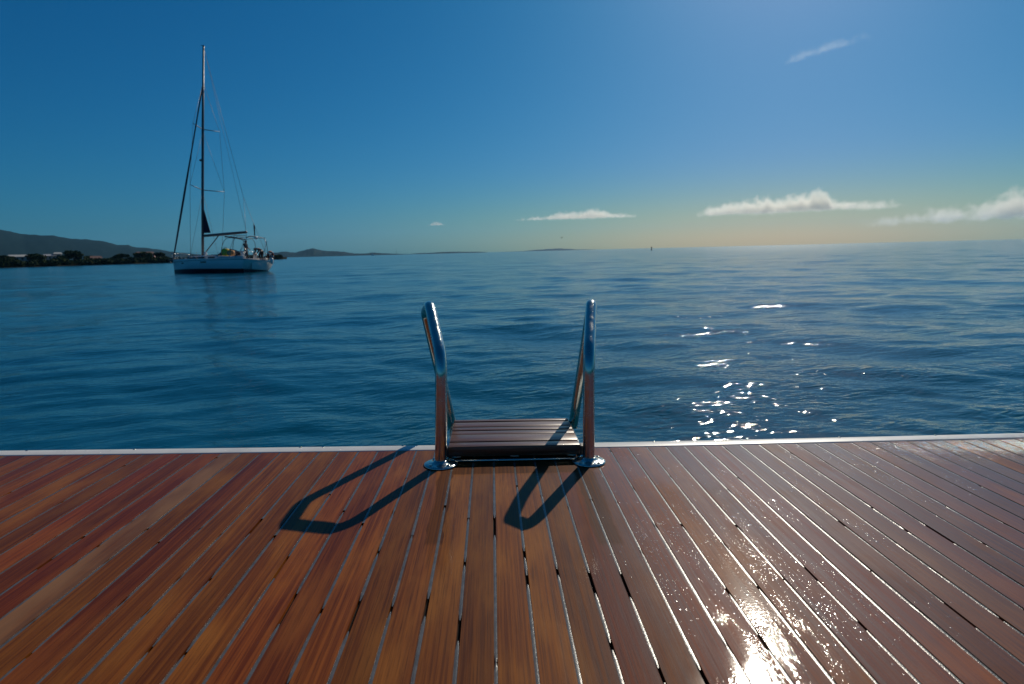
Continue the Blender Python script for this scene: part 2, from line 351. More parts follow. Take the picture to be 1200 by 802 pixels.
# ------------------------------------------------------------------ swim platform
root = empty('swim_platform'); root.matrix_world = heelm()
tag(root, 'varnished teak swim platform with pale caulked seams and white edge trim, wet on the right', 'swim platform')
def y_outer(x): return 1.5405 + 0.016*abs(x-0.25)**1.6*0.7 + (0.010 if False else 0)
def y_inner(x): return y_outer(x) - 0.046
def build_planks():
    V = []; F = []; n = 0
    seam = 0.0052; w = PITCH-seam
    prof = [(-w/2, -0.006), (-w/2, -0.0001), (-w/2, -0.0001), (-w/4, 0.00008), (0, 0.00012), (w/4, 0.00008), (w/2, -0.0001), (w/2, -0.0001), (w/2, -0.006)]
    m = len(prof); ny = 60
    for k in range(-62, 62):
        xc = X0 + PITCH*(k+0.5); dz = random.uniform(-0.0003, 0.0003)
        tilt = random.uniform(-0.004, 0.004); ye = y_inner(xc)-0.002
        ph = random.random()*6; yy = np.linspace(-0.7, ye, ny)
        for j, y in enumerate(yy):
            e = 0.0003*math.sin(y*7+ph)
            for (px, pz) in prof: V.append((xc+px+e, y, pz+dz+tilt*px))
        for j in range(ny-1):
            for i in range(m-1):
                if i in (1, 6) : continue            # separate strips keep the arris crisp
                a = n+j*m+i; F.append((a, a+1, a+m+1, a+m))
        a = n+(ny-1)*m; n += ny*m
    me = np_mesh('deck_planks', V, np.array(F)[:, ::1])
    return me
pl = obj('deck_planks', build_planks(), TEAK, root)
bm = bmesh.new(); add_box(bm, (0, 0.395, -0.0245), (6.2, 2.19, 0.036)); obj('seam_bed', bm, BED, root, smooth=False)
# caulking strips, with pieces missing here and there
def build_caulk():
    V = []; F = []; n = 0
    for k in range(-62, 63):
        x = X0+PITCH*k; ye = y_inner(x)-0.002; y = -0.7
        near = math.exp(-((x-0.0)/0.28)**2)
        while y < ye:
            L = random.uniform(0.05, 0.35) if y < 1.02 else random.uniform(0.15, 0.9)
            y2 = min(ye, y+L)
            zs = -0.0007+random.uniform(-0.0002, 0.0003); ww = 0.00265
            ns = max(2, int((y2-y)/0.02)+1); 
            for q in range(ns):
                t = y+(y2-y)*q/(ns-1); z = zs+random.uniform(-1, 1)*0.00012
                e = 0.3 if (q in (0, ns-1) and y2 < ye) else 1.0
                V += [(x-ww*e, t, z-0.0004), (x, t, z), (x+ww*e, t, z-0.0004)]
            for q in range(ns-1):
                a = n+q*3; F += [(a, a+1, a+4, a+3), (a+1, a+2, a+5, a+4)]
            n += ns*3
            if y2 >= ye: break
            gap = random.uniform(0.01, 0.075) if (random.random() < 0.18+0.62*near and y2 < 1.05) else (random.uniform(0.003, 0.012) if random.random() < 0.5 else 0.0)
            y = y2+gap
    return np_mesh('caulking', V, F)
obj('caulking', build_caulk(), CAULK, root)
# white edge trim: a rounded lip following the slightly curved end of the platform
def build_trim():
    V = []; F = []; prof = []
    for (py, pz) in [(0.0, -0.02), (0.0, -0.0008), (0.0014, 0.0008), (0.006, 0.0014), (0.024, 0.0016), (0.038, 0.0012), (0.043, -0.0008), (0.0462, -0.006), (0.0475, -0.013), (0.0470, -0.05), (0.043, -0.09), (0.03, -0.10)]: prof.append((py, pz))
    xs = np.linspace(-3.1, 3.1, 160); m = len(prof)
    for x in xs:
        for py, pz in prof: V.append((x, y_inner(x)+py, pz))
    f = grid_faces(len(xs), m)[:, ::-1]
    return np_mesh('edge_trim', V, f)
obj('edge_trim', build_trim(), GEL, root)
bm = bmesh.new()
add_box(bm, (0, 0.40, -0.085), (6.15, 2.1, 0.08)); obj('platform_core', bm, GEL, root, smooth=False)
# screw heads in the trim
for xs_ in (-1.235, -0.955, -0.52, -0.46, -0.25, 0.42, 0.66, 0.93, 1.2):
    bm = bmesh.new(); add_lathe(bm, [(0.0034, 0.0), (0.0032, 0.0009), (0.002, 0.0015), (0.0008, 0.0016)], (xs_, y_inner(xs_)+0.036, 0.0011), 12); obj('screw_head', bm, STEEL, root)

# ------------------------------------------------------------------ swim ladder
lad = empty('swim_ladder'); lad.matrix_world = heelm()
tag(lad, 'folded steel swim ladder with two hooped handles and dark wooden treads at the deck edge', 'swim ladder')
def handle(side):
    if side < 0: P = [(-0.1375, 1.39, 0.002), (-0.130, 1.39, 0.262), (-0.172, 1.562, 0.372), (-0.190, 1.630, 0.346), (-0.130, 1.722, -0.01)]
    else: P = [(0.2220, 1.39, 0.002), (0.2195, 1.39, 0.264), (0.252, 1.562, 0.372), (0.262, 1.630, 0.346), (0.228, 1.722, -0.01)]
    pts = fillet(P, [0.085, 0.036, 0.030], 14)
    out = []                                   # resample straight runs too
    for a, b in zip(pts, pts[1:]):
        n = max(1, int((b-a).length/0.012)); out += [a.lerp(b, i/n) for i in range(n)]
    out.append(pts[-1])
    h = tube('handle', out, 0.0142, STEEL, lad, 28)
    bm = bmesh.new()
    x = P[0][0]
    add_lathe(bm, [(0.0405, 0.0), (0.041, 0.0022), (0.039, 0.0042), (0.030, 0.0058), (0.019, 0.0075), (0.0165, 0.011), (0.0148, 0.0125)], (x, 1.39, 0.0003), 48)
    fl = obj('flange', bm, STEEL, lad)
    for a in (0.6, 2.2, 3.9, 5.4):
        bm = bmesh.new(); add_lathe(bm, [(0.0045, 0.0), (0.0045, 0.0012), (0.003, 0.002), (0.001, 0.0022)], (x+0.031*math.cos(a), 1.39+0.031*math.sin(a), 0.0058), 12)
        obj('screw', bm, STEEL, fl)
handle(-1); handle(1)
LX0, LX1 = -0.121, 0.2045
yawr = Matrix.Rotation(-0.012, 3, 'Z')
def board(y0, y1, ztop, th, parent, x0=LX0, x1=LX1):
    bm = bmesh.new(); add_box(bm, ((x0+x1)/2, (y0+y1)/2, ztop-th/2), (x1-x0, y1-y0, th), 0.0022)
    return obj('slat', bm, SLAT, parent)
def tread(slats, ztop, th):
    t = bpy.data.objects.new('tread', None); C.objects.link(t); t.parent = lad
    for y0, y1 in slats: board(y0, y1, ztop, th, t)
    ya, yb = slats[0][0]+0.006, slats[-1][1]-0.006
    for xs_ in (LX0+0.02, LX1-0.02, (LX0+LX1)/2):
        bm = bmesh.new(); add_box(bm, (xs_, (ya+yb)/2, ztop-th-0.0032), (0.022, yb-ya, 0.006), 0.001)
        obj('cross_batten', bm, STEEL, t)
tread([(1.412, 1.446), (1.4525, 1.512)], 0.0365, 0.026)
tread([(1.5185, 1.549), (1.5555, 1.583)], 0.0345, 0.020)
tread([(1.589, 1.634), (1.643, 1.662)], 0.0335, 0.020)
# front lip of the first tread is deeper; steel bar runs beneath it between the legs
tube('cross_bar', [(LX0-0.004, 1.404, 0.0035), (LX1+0.006, 1.404, 0.0035)], 0.0032, STEEL, lad, 12)
for xs_ in (-0.128, 0.2115):
    tube('side_rail', [(xs_, 1.412, 0.006), (xs_, 1.712, 0.004)], 0.0075, STEEL, lad, 14)
    bm = bmesh.new(); add_box(bm, (xs_+(0.004 if xs_ < 0 else -0.004), 1.424, 0.020), (0.012, 0.024, 0.026), 0.003); obj('end_cap', bm, RUBBER, lad)

# ------------------------------------------------------------------ water beads on the deck
def build_drops():
    base = bmesh.new(); bmesh.ops.create_icosphere(base, subdivisions=2, radius=1.0)
    bv = np.array([v.co[:] for v in base.verts]); bf = np.array([[v.index for v in f.verts] for f in base.faces]); base.free()
    V = []; F = []; n = 0; g = np.random.default_rng(3)
    def put(x, y, z, r, fl):
        nonlocal n
        s = np.array([r*g.uniform(0.8, 1.25), r*g.uniform(0.8, 1.35), r*fl])
        V.append(bv*s + (x, y, z)); F.append(bf+n); n += len(bv)
    def on_board(x):
        u = ((x-X0)/PITCH) % 1.0
        return 0.09 < u < 0.91
    tries = 0; cnt = 0
    # clumps of beads: in the glare patch, along the boards on the right and near the far right corner
    zones = [(0.44, 0.80, 0.09, 0.10, 1500, 0.0013), (0.38, 0.92, 0.09, 0.11, 1100, 0.0013), (0.50, 1.08, 0.14, 0.14, 1200, 0.0013),
             (0.62, 1.28, 0.30, 0.14, 1300, 0.0013), (1.32, 1.45, 0.17, 0.035, 6500, 0.0019), (1.0, 1.3, 0.3, 0.12, 500, 0.0012), (0.28, 1.42, 0.05, 0.05, 260, 0.0012)]
    for (zx, zy, sx, sy, N, rr) in zones:
        n_cl = 1 if zx > 1.2 else max(3, N//70)
        cl = [(g.normal(zx, sx), g.normal(zy, sy)) for _ in range(n_cl)]
        for _ in range(int(N*0.62) if zx < 1.2 else N):
            if zx > 1.2: x = g.normal(zx, sx); y = g.normal(zy, sy)
            else:
                c_ = cl[g.integers(n_cl)]; x = g.normal(c_[0], 0.012); y = g.normal(c_[1], 0.045)
            if not on_board(x) or y > y_inner(x)-0.006 or y < 0.4 or x < 0.18: continue
            put(x, y, 0.0001, rr*g.lognormal(0, 0.45), 0.36 if zx > 1.2 else 0.22)
    for _ in range(260):
        x = g.uniform(-1.4, 1.6); put(x, y_inner(x)+g.uniform(0.006, 0.036), 0.0014, 0.0012*g.lognormal(0, 0.45), 0.5)
    for _ in range(120):
        x = g.uniform(-0.9, 0.2); y = g.uniform(0.7, 1.45)
        if on_board(x): put(x, y, 0.0002, 0.0007*g.lognormal(0, 0.4), 0.45)
    for (x, y) in [(-0.085, 1.095), (-0.084, 1.075), (-0.087, 1.06), (0.205, 1.085), (0.211, 1.075), (0.215, 1.083), (0.2, 1.08)]: put(x, y, 0.0002, 0.0016, 0.5)
    # on the ladder's flanges and first tread
    for fx in (-0.1375, 0.222):
        for _ in range(60):
            a = g.uniform(0, 6.28); q = g.uniform(0.022, 0.037); put(fx+q*math.cos(a), 1.39+q*math.sin(a), 0.0048+(0.04-q)*0.08, 0.0009*g.lognormal(0, 0.3), 0.6)
    for _ in range(60):
        put(g.uniform(0.12, 0.203), g.uniform(1.415, 1.444), 0.0366, 0.0010*g.lognormal(0, 0.3), 0.55)
    for _ in range(60):
        put(g.uniform(-0.12, 0.2), g.uniform(1.456, 1.50), 0.0366, 0.0008*g.lognormal(0, 0.3), 0.55)
    return np_mesh('water_beads', np.concatenate(V), np.concatenate(F))
db = obj('water_beads', build_drops(), DROP); db.matrix_world = heelm()
tag(db, 'clear water beads scattered over the wet teak boards and the white trim', 'water drops', kind='stuff')

# ------------------------------------------------------------------ sailing yacht
YD = 68.0
d0 = pix(251.5, 319.5); az = math.atan2(d0.x, d0.y)
u = Vector((math.sin(az), math.cos(az), 0)); v = Vector((math.cos(az), -math.sin(az), 0))
PHI = math.radians(52)
hd = -v*math.cos(PHI) + u*math.sin(PHI)
ypos = Vector((u.x*YD, u.y*YD, SEA)); yrz = math.atan2(hd.y, hd.x)
boat = empty('sailing_yacht', ypos, yrz); YHEEL = math.radians(6.0); boat.rotation_euler = (YHEEL, 0, yrz)
tag(boat, 'white sailing yacht with bare mast and boom off the shore on the left', 'sailing yacht')
HULL = mat('white_hull', (0.74, 0.75, 0.75), 0.25, vary=0.04, vscale=0.8)
ANTI = mat('dark_antifouling', (0.012, 0.016, 0.025), 0.5); BDECK = mat('boat_deck', (0.62, 0.61, 0.58), 0.5, vary=0.06, vscale=2)
SPAR = mat('grey_spar', (0.10, 0.105, 0.115), 0.45, 0.3); SAILC = mat('navy_canvas', (0.018, 0.026, 0.05), 0.8, spec=0.2, vary=0.2, vscale=3)
GLASSD = mat('dark_window', (0.01, 0.012, 0.015), 0.1); WIRE = mat('rigging_wire', (0.16, 0.16, 0.17), 0.4, 0.6)
SAILW = mat('sail_cloth', (0.30, 0.31, 0.33), 0.8, spec=0.2, vary=0.1, vscale=2)
RAILS = mat('rail_steel', (0.5, 0.5, 0.5), 0.25, 1.0)
def hull_sec(t):                              # t 0 stern .. 1 bow -> half beam, sheer height, keel depth
    x = -6.4+12.8*t
    hb = 1.95*(1-max(0, (t-0.38)/0.62)**2.1)*(1-0.13*max(0, (0.38-t)/0.38)**1.6) if t < 1 else 0.0
    sh = 1.12+0.26*t**1.6
    return x, max(hb, 0.015), sh, -0.35*(1-abs(t-0.45)*1.5) if t > 0.0 else 0.1
def hull_mesh(zlo, zhi_add=0.0, f0=0.0, f1=1.0, inset=0.0):
    V = []; n = 44; ks = 11
    for i in range(n):
        t = i/(n-1); x, hb, sh, kd = hull_sec(t)
        rake_b = 0.30*max(0, (t-0.75)/0.25)
        for side in (1, -1):
            for k in range(ks):
                s = f0+(f1-f0)*k/(ks-1)
                z = zlo+(sh-zlo)*s
                # flare: narrower at the waterline, rounded stern quarters
                q = max(0.0, min(1.0, (z+0.25)/(sh+0.25))); wid = hb*(0.70+0.30*(1-(1-q)**2.2))
                xx = x - (1-q)*(0.75 if t < 0.02 else 0.75*max(0, (0.12-t)/0.12))*-1.0*(1 if t < 0.12 else 0) - rake_b*(1-q)
                V.append((xx, side*(wid+inset), z))
    F = []
    for i in range(n-1):
        for si in range(2):
            for k in range(ks-1):
                a = (i*2+si)*ks+k; b = ((i+1)*2+si)*ks+k
                F.append((a, a+1, b+1, b) if si == 0 else (a, b, b+1, a+1))
    # transom
    for k in range(ks-1): F.append((k, ks+k, ks+k+1, k+1))
    return np_mesh('hull', V, F)
hull = obj('hull', hull_mesh(-0.25), HULL, boat)
obj('boot_stripe', hull_mesh(-0.25, f0=0.0, f1=0.34, inset=0.012), ANTI, hull)
def strip(name, segs, z0, z1, off, m, parent, side=1):
    bm = bmesh.new(); rows = []
    for t in segs:
        x, hb, sh, kd = hull_sec(t)
        def wid(z):
            q = max(0.0, min(1.0, (z+0.25)/(sh+0.25))); return hb*(0.70+0.30*(1-(1-q)**2.2))
        rows.append([bm.verts.new((x, side*(wid(z)+off), z)) for z in (z0, z1)] + [bm.verts.new((x, side*(wid(z)-0.02), z)) for z in (z1, z0)])
    for a, b in zip(rows, rows[1:]):
        for k in range(4): bm.faces.new((a[k], a[(k+1) % 4], b[(k+1) % 4], b[k]))
    bm.faces.new(rows[0][::-1]); bm.faces.new(rows[-1])
    bmesh.ops.recalc_face_normals(bm, faces=bm.faces)
    return obj(name, bm, m, parent, smooth=False)
for (ta, tb) in ((0.40, 0.47), (0.72, 0.76)):
    for sd in (1, -1): strip('hull_window', [ta+(tb-ta)*i/4 for i in range(5)], 0.80, 0.93, 0.012, GLASSD, hull, sd)
for sd in (1, -1): strip('rubbing_strake', [i/30 for i in range(0, 30)], 1.04, 1.08, 0.02, SPAR, hull, sd)
# side deck
bm = bmesh.new(); L_ = []; R_ = []
for i in range(44):
    t = i/43; x, hb, sh, kd = hull_sec(t); L_.append(bm.verts.new((x, hb, sh))); R_.append(bm.verts.new((x, -hb, sh)))
for i in range(43): bm.faces.new((L_[i], R_[i], R_[i+1], L_[i+1]))
obj('side_deck', bm, BDECK, boat, smooth=False)
# coachroof with long dark windows
def loft(secs, name, m, parent):
    bm = bmesh.new(); rows = []
    for x, hw, z0, z1 in secs:
        rows.append([bm.verts.new(p) for p in ((x, hw, z0), (x, hw*0.94, z0+(z1-z0)*0.7), (x, hw*0.8, z1*0.985+z0*0.015), (x, 0, z1+0.04), (x, -hw*0.8, z1*0.985+z0*0.015), (x, -hw*0.94, z0+(z1-z0)*0.7), (x, -hw, z0))])
    for a, b in zip(rows, rows[1:]):
        for k in range(6): bm.faces.new((a[k], a[k+1], b[k+1], b[k]))
    bm.faces.new(rows[0]); bm.faces.new(rows[-1][::-1]); bmesh.ops.recalc_face_normals(bm, faces=bm.faces)
    return obj(name, bm, m, parent, smooth=False)
roof = loft([(-1.9, 1.25, 1.15, 1.62), (0, 1.3, 1.18, 1.62), (2.2, 1.15, 1.22, 1.58), (3.6, 0.7, 1.27, 1.45), (4.3, 0.35, 1.3, 1.36)], 'coachroof', BDECK, boat)
for sd in (1, -1):
    bm = bmesh.new(); add_box(bm, (1.2, sd*1.235, 1.38), (2.8, 0.05, 0.17), 0.02, Matrix.Rotation(-sd*0.035, 3, 'Z')); obj('cabin_window', bm, GLASSD, roof)
    bm = bmesh.new(); add_box(bm, (-1.15, sd*1.265, 1.39), (0.9, 0.05, 0.14), 0.02); obj('cabin_window', bm, GLASSD, roof)
bm = bmesh.new(); add_box(bm, (-0.4, 0.1, 1.70), (0.75, 0.7, 0.10), 0.03); obj('deck_hatch', bm, GLASSD, roof)
bm = bmesh.new(); add_ball(bm, (0.35, 0.75, 1.80), 0.17, sc=(1, 1, 1.1)); add_box(bm, (0.35, 0.75, 1.66), (0.2, 0.2, 0.12), 0.02); obj('vent_cowl', bm, HULL, roof)
# cockpit coamings, seats, helm pedestals and wheels
for sd in (1, -1):
    bm = bmesh.new(); add_box(bm, (-3.9, sd*1.3, 1.27), (3.9, 0.32, 0.36), 0.08); obj('coaming', bm, BDECK, boat)
    bm = bmesh.new(); add_box(bm, (-4.9, sd*0.75, 1.55), (0.22, 0.26, 0.85), 0.05); ped = obj('helm_pedestal', bm, HULL, boat)
    bm = bmesh.new(); c0 = Vector((-5.08, sd*0.75, 1.85)); ring = [c0+Vector((0, 0.42*math.cos(a), 0.42*math.sin(a))) for a in np.linspace(0, 2*math.pi, 25)]
    add_tube(bm, ring, 0.02, 8)
    for a in (0, 2.1, 4.2): add_tube(bm, [c0, c0+Vector((0, 0.42*math.cos(a), 0.42*math.sin(a)))], 0.014, 6)
    obj('steering_wheel', bm, RAILS, ped)
# mast: slightly raked, spreaders swept aft, standing rigging
MX = 1.75; MT = 22.6
mast = tube('mast', [(MX+0.00, 0, 1.3), (MX-0.05, 0, 8), (MX-0.16, 0, 15), (MX-0.34, 0, MT)], [0.13, 0.13, 0.12, 0.085], SPAR, boat, 14)
def mx(z): return MX-0.34*((z-1.3)/(MT-1.3))**1.5
SPR = [(8.35, 1.95, 0.75), (14.4, 1.5, 0.55)]
for (z, yy, sw) in SPR:
    for sd in (1, -1): tube('spreader', [(mx(z), 0, z), (mx(z)-sw, sd*yy, z+0.12)], [0.045, 0.03], SPAR, mast, 8)
for sd in (1, -1):
    tube('shroud', [(mx(19), 0, 19.0)]+[(mx(z)-sw, sd*yy, z+0.12) for z, yy, sw in SPR[::-1]]+[(MX-0.55, sd*1.78, 1.28)], 0.014, WIRE, mast, 6)
    tube('shroud', [(mx(8.2), 0, 8.2), (MX-0.35, sd*1.7, 1.28)], 0.012, WIRE, mast, 6)
    tube('shroud', [(mx(14.2), 0, 14.2), (mx(8.35)-0.75, sd*1.95, 8.47)], 0.012, WIRE, mast, 6)
    tube('backstay', [(mx(8), 0, 7.6), (-6.1, sd*1.2, 1.2)] if False else [(-4.2, 0, 7.2), (-6.2, sd*1.25, 1.15)], 0.013, WIRE, mast, 6)
tube('backstay', [(mx(MT), 0, MT-0.1), (-4.2, 0, 7.2)], 0.014, WIRE, mast, 6)
tube('topping_lift', [(mx(MT)-0.1, 0, MT-0.3), (-3.7, -0.7, 4.1)], 0.011, WIRE, mast, 6)
tube('wind_vane', [(mx(MT)+0.35, 0, MT+0.12), (mx(MT), 0, MT+0.05), (mx(MT)-0.2, 0.1, MT+0.02)], 0.03, SPAR, mast, 8)
bm = bmesh.new(); add_box(bm, (MX-0.02, 0.18, 11.3), (0.14, 0.2, 0.2), 0.03); obj('radar_reflector', bm, SPAR, mast)
# furled headsail on the forestay
gen = [Vector((6.25, 0, 1.75)).lerp(Vector((mx(18.6)+0.12, 0, 18.6)), i/24) for i in range(25)]
tube('furled_headsail', gen, [0.065+0.035*math.sin(math.pi*min(1, i/15))*(1 if i < 20 else 0.6) for i in range(25)], SAILC, boat, 10)
bm = bmesh.new(); add_lathe(bm, [(0.05, 0), (0.16, 0.02), (0.16, 0.06), (0.06, 0.09), (0.06, 0.2), (0.16, 0.23), (0.14, 0.27)], (6.28, 0, 1.42), 14); obj('furler_drum', bm, SPAR, boat)
bm = bmesh.new(); add_box(bm, (6.55, 0, 1.36), (0.7, 0.16, 0.1), 0.02); add_tube(bm, [(6.5, 0, 1.3), (6.95, 0, 1.18), (6.9, 0.18, 1.0)], 0.05, 8); add_tube(bm, [(6.95, 0, 1.18), (6.9, -0.18, 1.0)], 0.05, 8); obj('anchor', bm, SPAR, boat)
# boom with vang, and the clew of the mainsail showing at the mast
boom = tube('boom', [(MX-0.1, 0, 3.72), (-1.2, -0.4, 3.86), (-3.75, -0.72, 4.0)], [0.13, 0.15, 0.12], SPAR, boat, 12)
tube('boom_vang', [(MX-0.08, 0, 1.75), (-0.25, -0.28, 3.7)], 0.05, SPAR, boom, 8)
tube('mainsheet', [(-2.3, -0.55, 3.85), (-2.0, 0, 1.7)], 0.02, WIRE, boom, 6)
bm = bmesh.new(); a_ = [bm.verts.new(p) for p in ((MX-0.13, 0.02, 6.6), (MX-0.13, 0.02, 4.0), (MX-1.0, -0.12, 4.02))]; b_ = [bm.verts.new((p.co.x, p.co.y-0.05, p.co.z)) for p in a_]
bm.faces.new(a_); bm.faces.new(b_[::-1])
for k in range(3): bm.faces.new((a_[k], b_[k], b_[(k+1) % 3], a_[(k+1) % 3]))
bmesh.ops.recalc_face_normals(bm, faces=bm.faces); obj('mainsail_clew', bm, SAILC, boat, smooth=False)
# sprayhood and bimini
bm = bmesh.new(); rows = []
for i in range(9):
    a = math.pi*0.5*i/8
    rows.append([bm.verts.new((-1.55-0.95*math.sin(a), 1.15*math.cos(b)*(0.95+0.05*i/8), 1.55+0.72*math.sin(a*0.9+0.1)*max(0.02, math.sin(b))**0.5)) for b in np.linspace(0, math.pi, 13)])
for a, b in zip(rows, rows[1:]):
    for k in range(12): bm.faces.new((a[k], a[k+1], b[k+1], b[k]))
obj('sprayhood', bm, SAILC, boat)
bimini = bpy.data.objects.new('bimini', None); C.objects.link(bimini); bimini.parent = boat
def hoop(x0, x1, zt, r=0.026):
    pts = []
    for i in range(25):
        a = math.pi*i/24; yy = 1.35*math.copysign(abs(math.cos(a))**0.45, math.cos(a)); zz = math.sin(a)**0.5 if math.sin(a) > 0 else 0
        pts.append((x0+(x1-x0)*zz, yy, 1.4+(zt-1.4)*zz))
    tube('hoop', pts, r, SPAR, bimini, 8)
hoop(-2.55, -3.0, 3.32); hoop(-4.3, -4.3, 3.42); hoop(-5.9, -5.9, 3.40); 
for sd in (1, 0, -1): tube('ridge_bar', [(-3.0, sd*1.1, 3.30), (-4.3, sd*1.1, 3.42), (-5.9, sd*1.1, 3.40)], 0.024, SPAR, bimini, 8)
tube('rolled_canvas', [(-2.98, 1.15, 3.36), (-2.98, 0, 3.40), (-2.98, -1.15, 3.36)], 0.06, SAILC, bimini, 10)
for sd in (1, -1): tube('brace', [(-5.9, sd*1.33, 3.1), (-5.2, sd*1.34, 1.5)], 0.02, SPAR, bimini, 6)
bm = bmesh.new(); add_ball(bm, (-5.98, 0.1, 3.25), 0.16, sc=(1, 1, 0.8)); obj('antenna_dome', bm, HULL, bimini)
tube('antenna', [(-6.1, -0.9, 1.3), (-6.1, -0.9, 3.3)], 0.02, HULL, bimini, 6)
# rails
bm = bmesh.new()
for sd in (1, -1):
    tops = []
    for t in (0.16, 0.28, 0.4, 0.52, 0.64, 0.76, 0.86, 0.93):
        x, hb, sh, kd = hull_sec(t); add_tube(bm, [(x, sd*(hb-0.07), sh), (x, sd*(hb-0.07), sh+0.62)], 0.014, 6); tops.append(Vector((x, sd*(hb-0.07), sh+0.62)))
    tops.append(Vector((6.35, sd*0.12, 1.98))); add_tube(bm, tops, 0.008, 6); add_tube(bm, [p-Vector((0, 0, 0.3)) for p in tops], 0.007, 6)
obj('guard_rail', bm, RAILS, boat)
bm = bmesh.new()
add_tube(bm, fillet([(4.9, 0.75, 1.95), (6.35, 0.3, 2.0), (6.35, -0.3, 2.0), (4.9, -0.75, 1.95)], [0.2, 0.2], 6), 0.022, 8)
for sd in (1, -1): add_tube(bm, [(5.9, sd*0.3, 1.32), (6.2, sd*0.32, 2.0)], 0.02, 8); add_tube(bm, [(4.9, sd*0.72, 1.3), (4.9, sd*0.75, 1.95)], 0.02, 8)
obj('pulpit', bm, RAILS, boat)
for sd in (1, -1):
    bm = bmesh.new(); add_tube(bm, fillet([(-5.0, sd*1.66, 1.2), (-5.0, sd*1.66, 1.85), (-6.2, sd*1.6, 1.85), (-6.2, sd*0.6, 1.85), (-6.2, sd*0.6, 1.15)], [0.1, 0.2, 0.1], 6), 0.02, 8)
    add_tube(bm, [(-6.2, sd*1.55, 1.15), (-6.2, sd*1.55, 1.85)], 0.018, 8); obj('pushpit_rail', bm, RAILS, boat)
bm = bmesh.new(); add_box(bm, (-6.28, 0, 0.62), (0.03, 1.7, 0.82), 0.01); obj('transom_door', bm, BDECK, boat)

def bw(x, y, z): return boat.matrix_basis @ Vector((x, y, z))
bpy.context.view_layer.update()
def mw(x, y, z): return Matrix.Translation(ypos) @ Matrix.Rotation(yrz, 4, 'Z') @ Matrix.Rotation(YHEEL, 4, 'X') @ Vector((x, y, z))

# ------------------------------------------------------------------ people on the yacht
SKIN = mat('skin', (0.30, 0.16, 0.11), 0.5); CLOTH1 = mat('dark_jacket', (0.014, 0.018, 0.03), 0.85, spec=0.2, vary=0.2); CLOTH2 = mat('navy_shorts', (0.02, 0.022, 0.03), 0.85, spec=0.2)
HAIR = mat('dark_hair', (0.012, 0.009, 0.008), 0.6); CLOTH3 = mat('maroon_jersey', (0.035, 0.016, 0.03), 0.85, spec=0.2)
def skin_mesh(name, verts, edges, radii, m, parent, sub=2, rootv=0):
    me = bpy.data.meshes.new(name); me.from_pydata(verts, edges, []); o = bpy.data.objects.new(name, me); C.objects.link(o)
    md = o.modifiers.new('skin', 'SKIN'); md.use_smooth_shade = True; ms = o.modifiers.new('sub', 'SUBSURF'); ms.levels = sub; ms.render_levels = sub
    for i, sv in enumerate(me.skin_vertices[0].data):
        r = radii[i]; sv.radius = r if isinstance(r, tuple) else (r, r); sv.use_root = (i == rootv)
    bpy.context.view_layer.update()
    dg = bpy.context.evaluated_depsgraph_get(); me2 = bpy.data.meshes.new_from_object(o.evaluated_get(dg))
    bpy.data.objects.remove(o); bpy.data.meshes.remove(me); me2.name = name
    return obj(name, me2, m, parent)
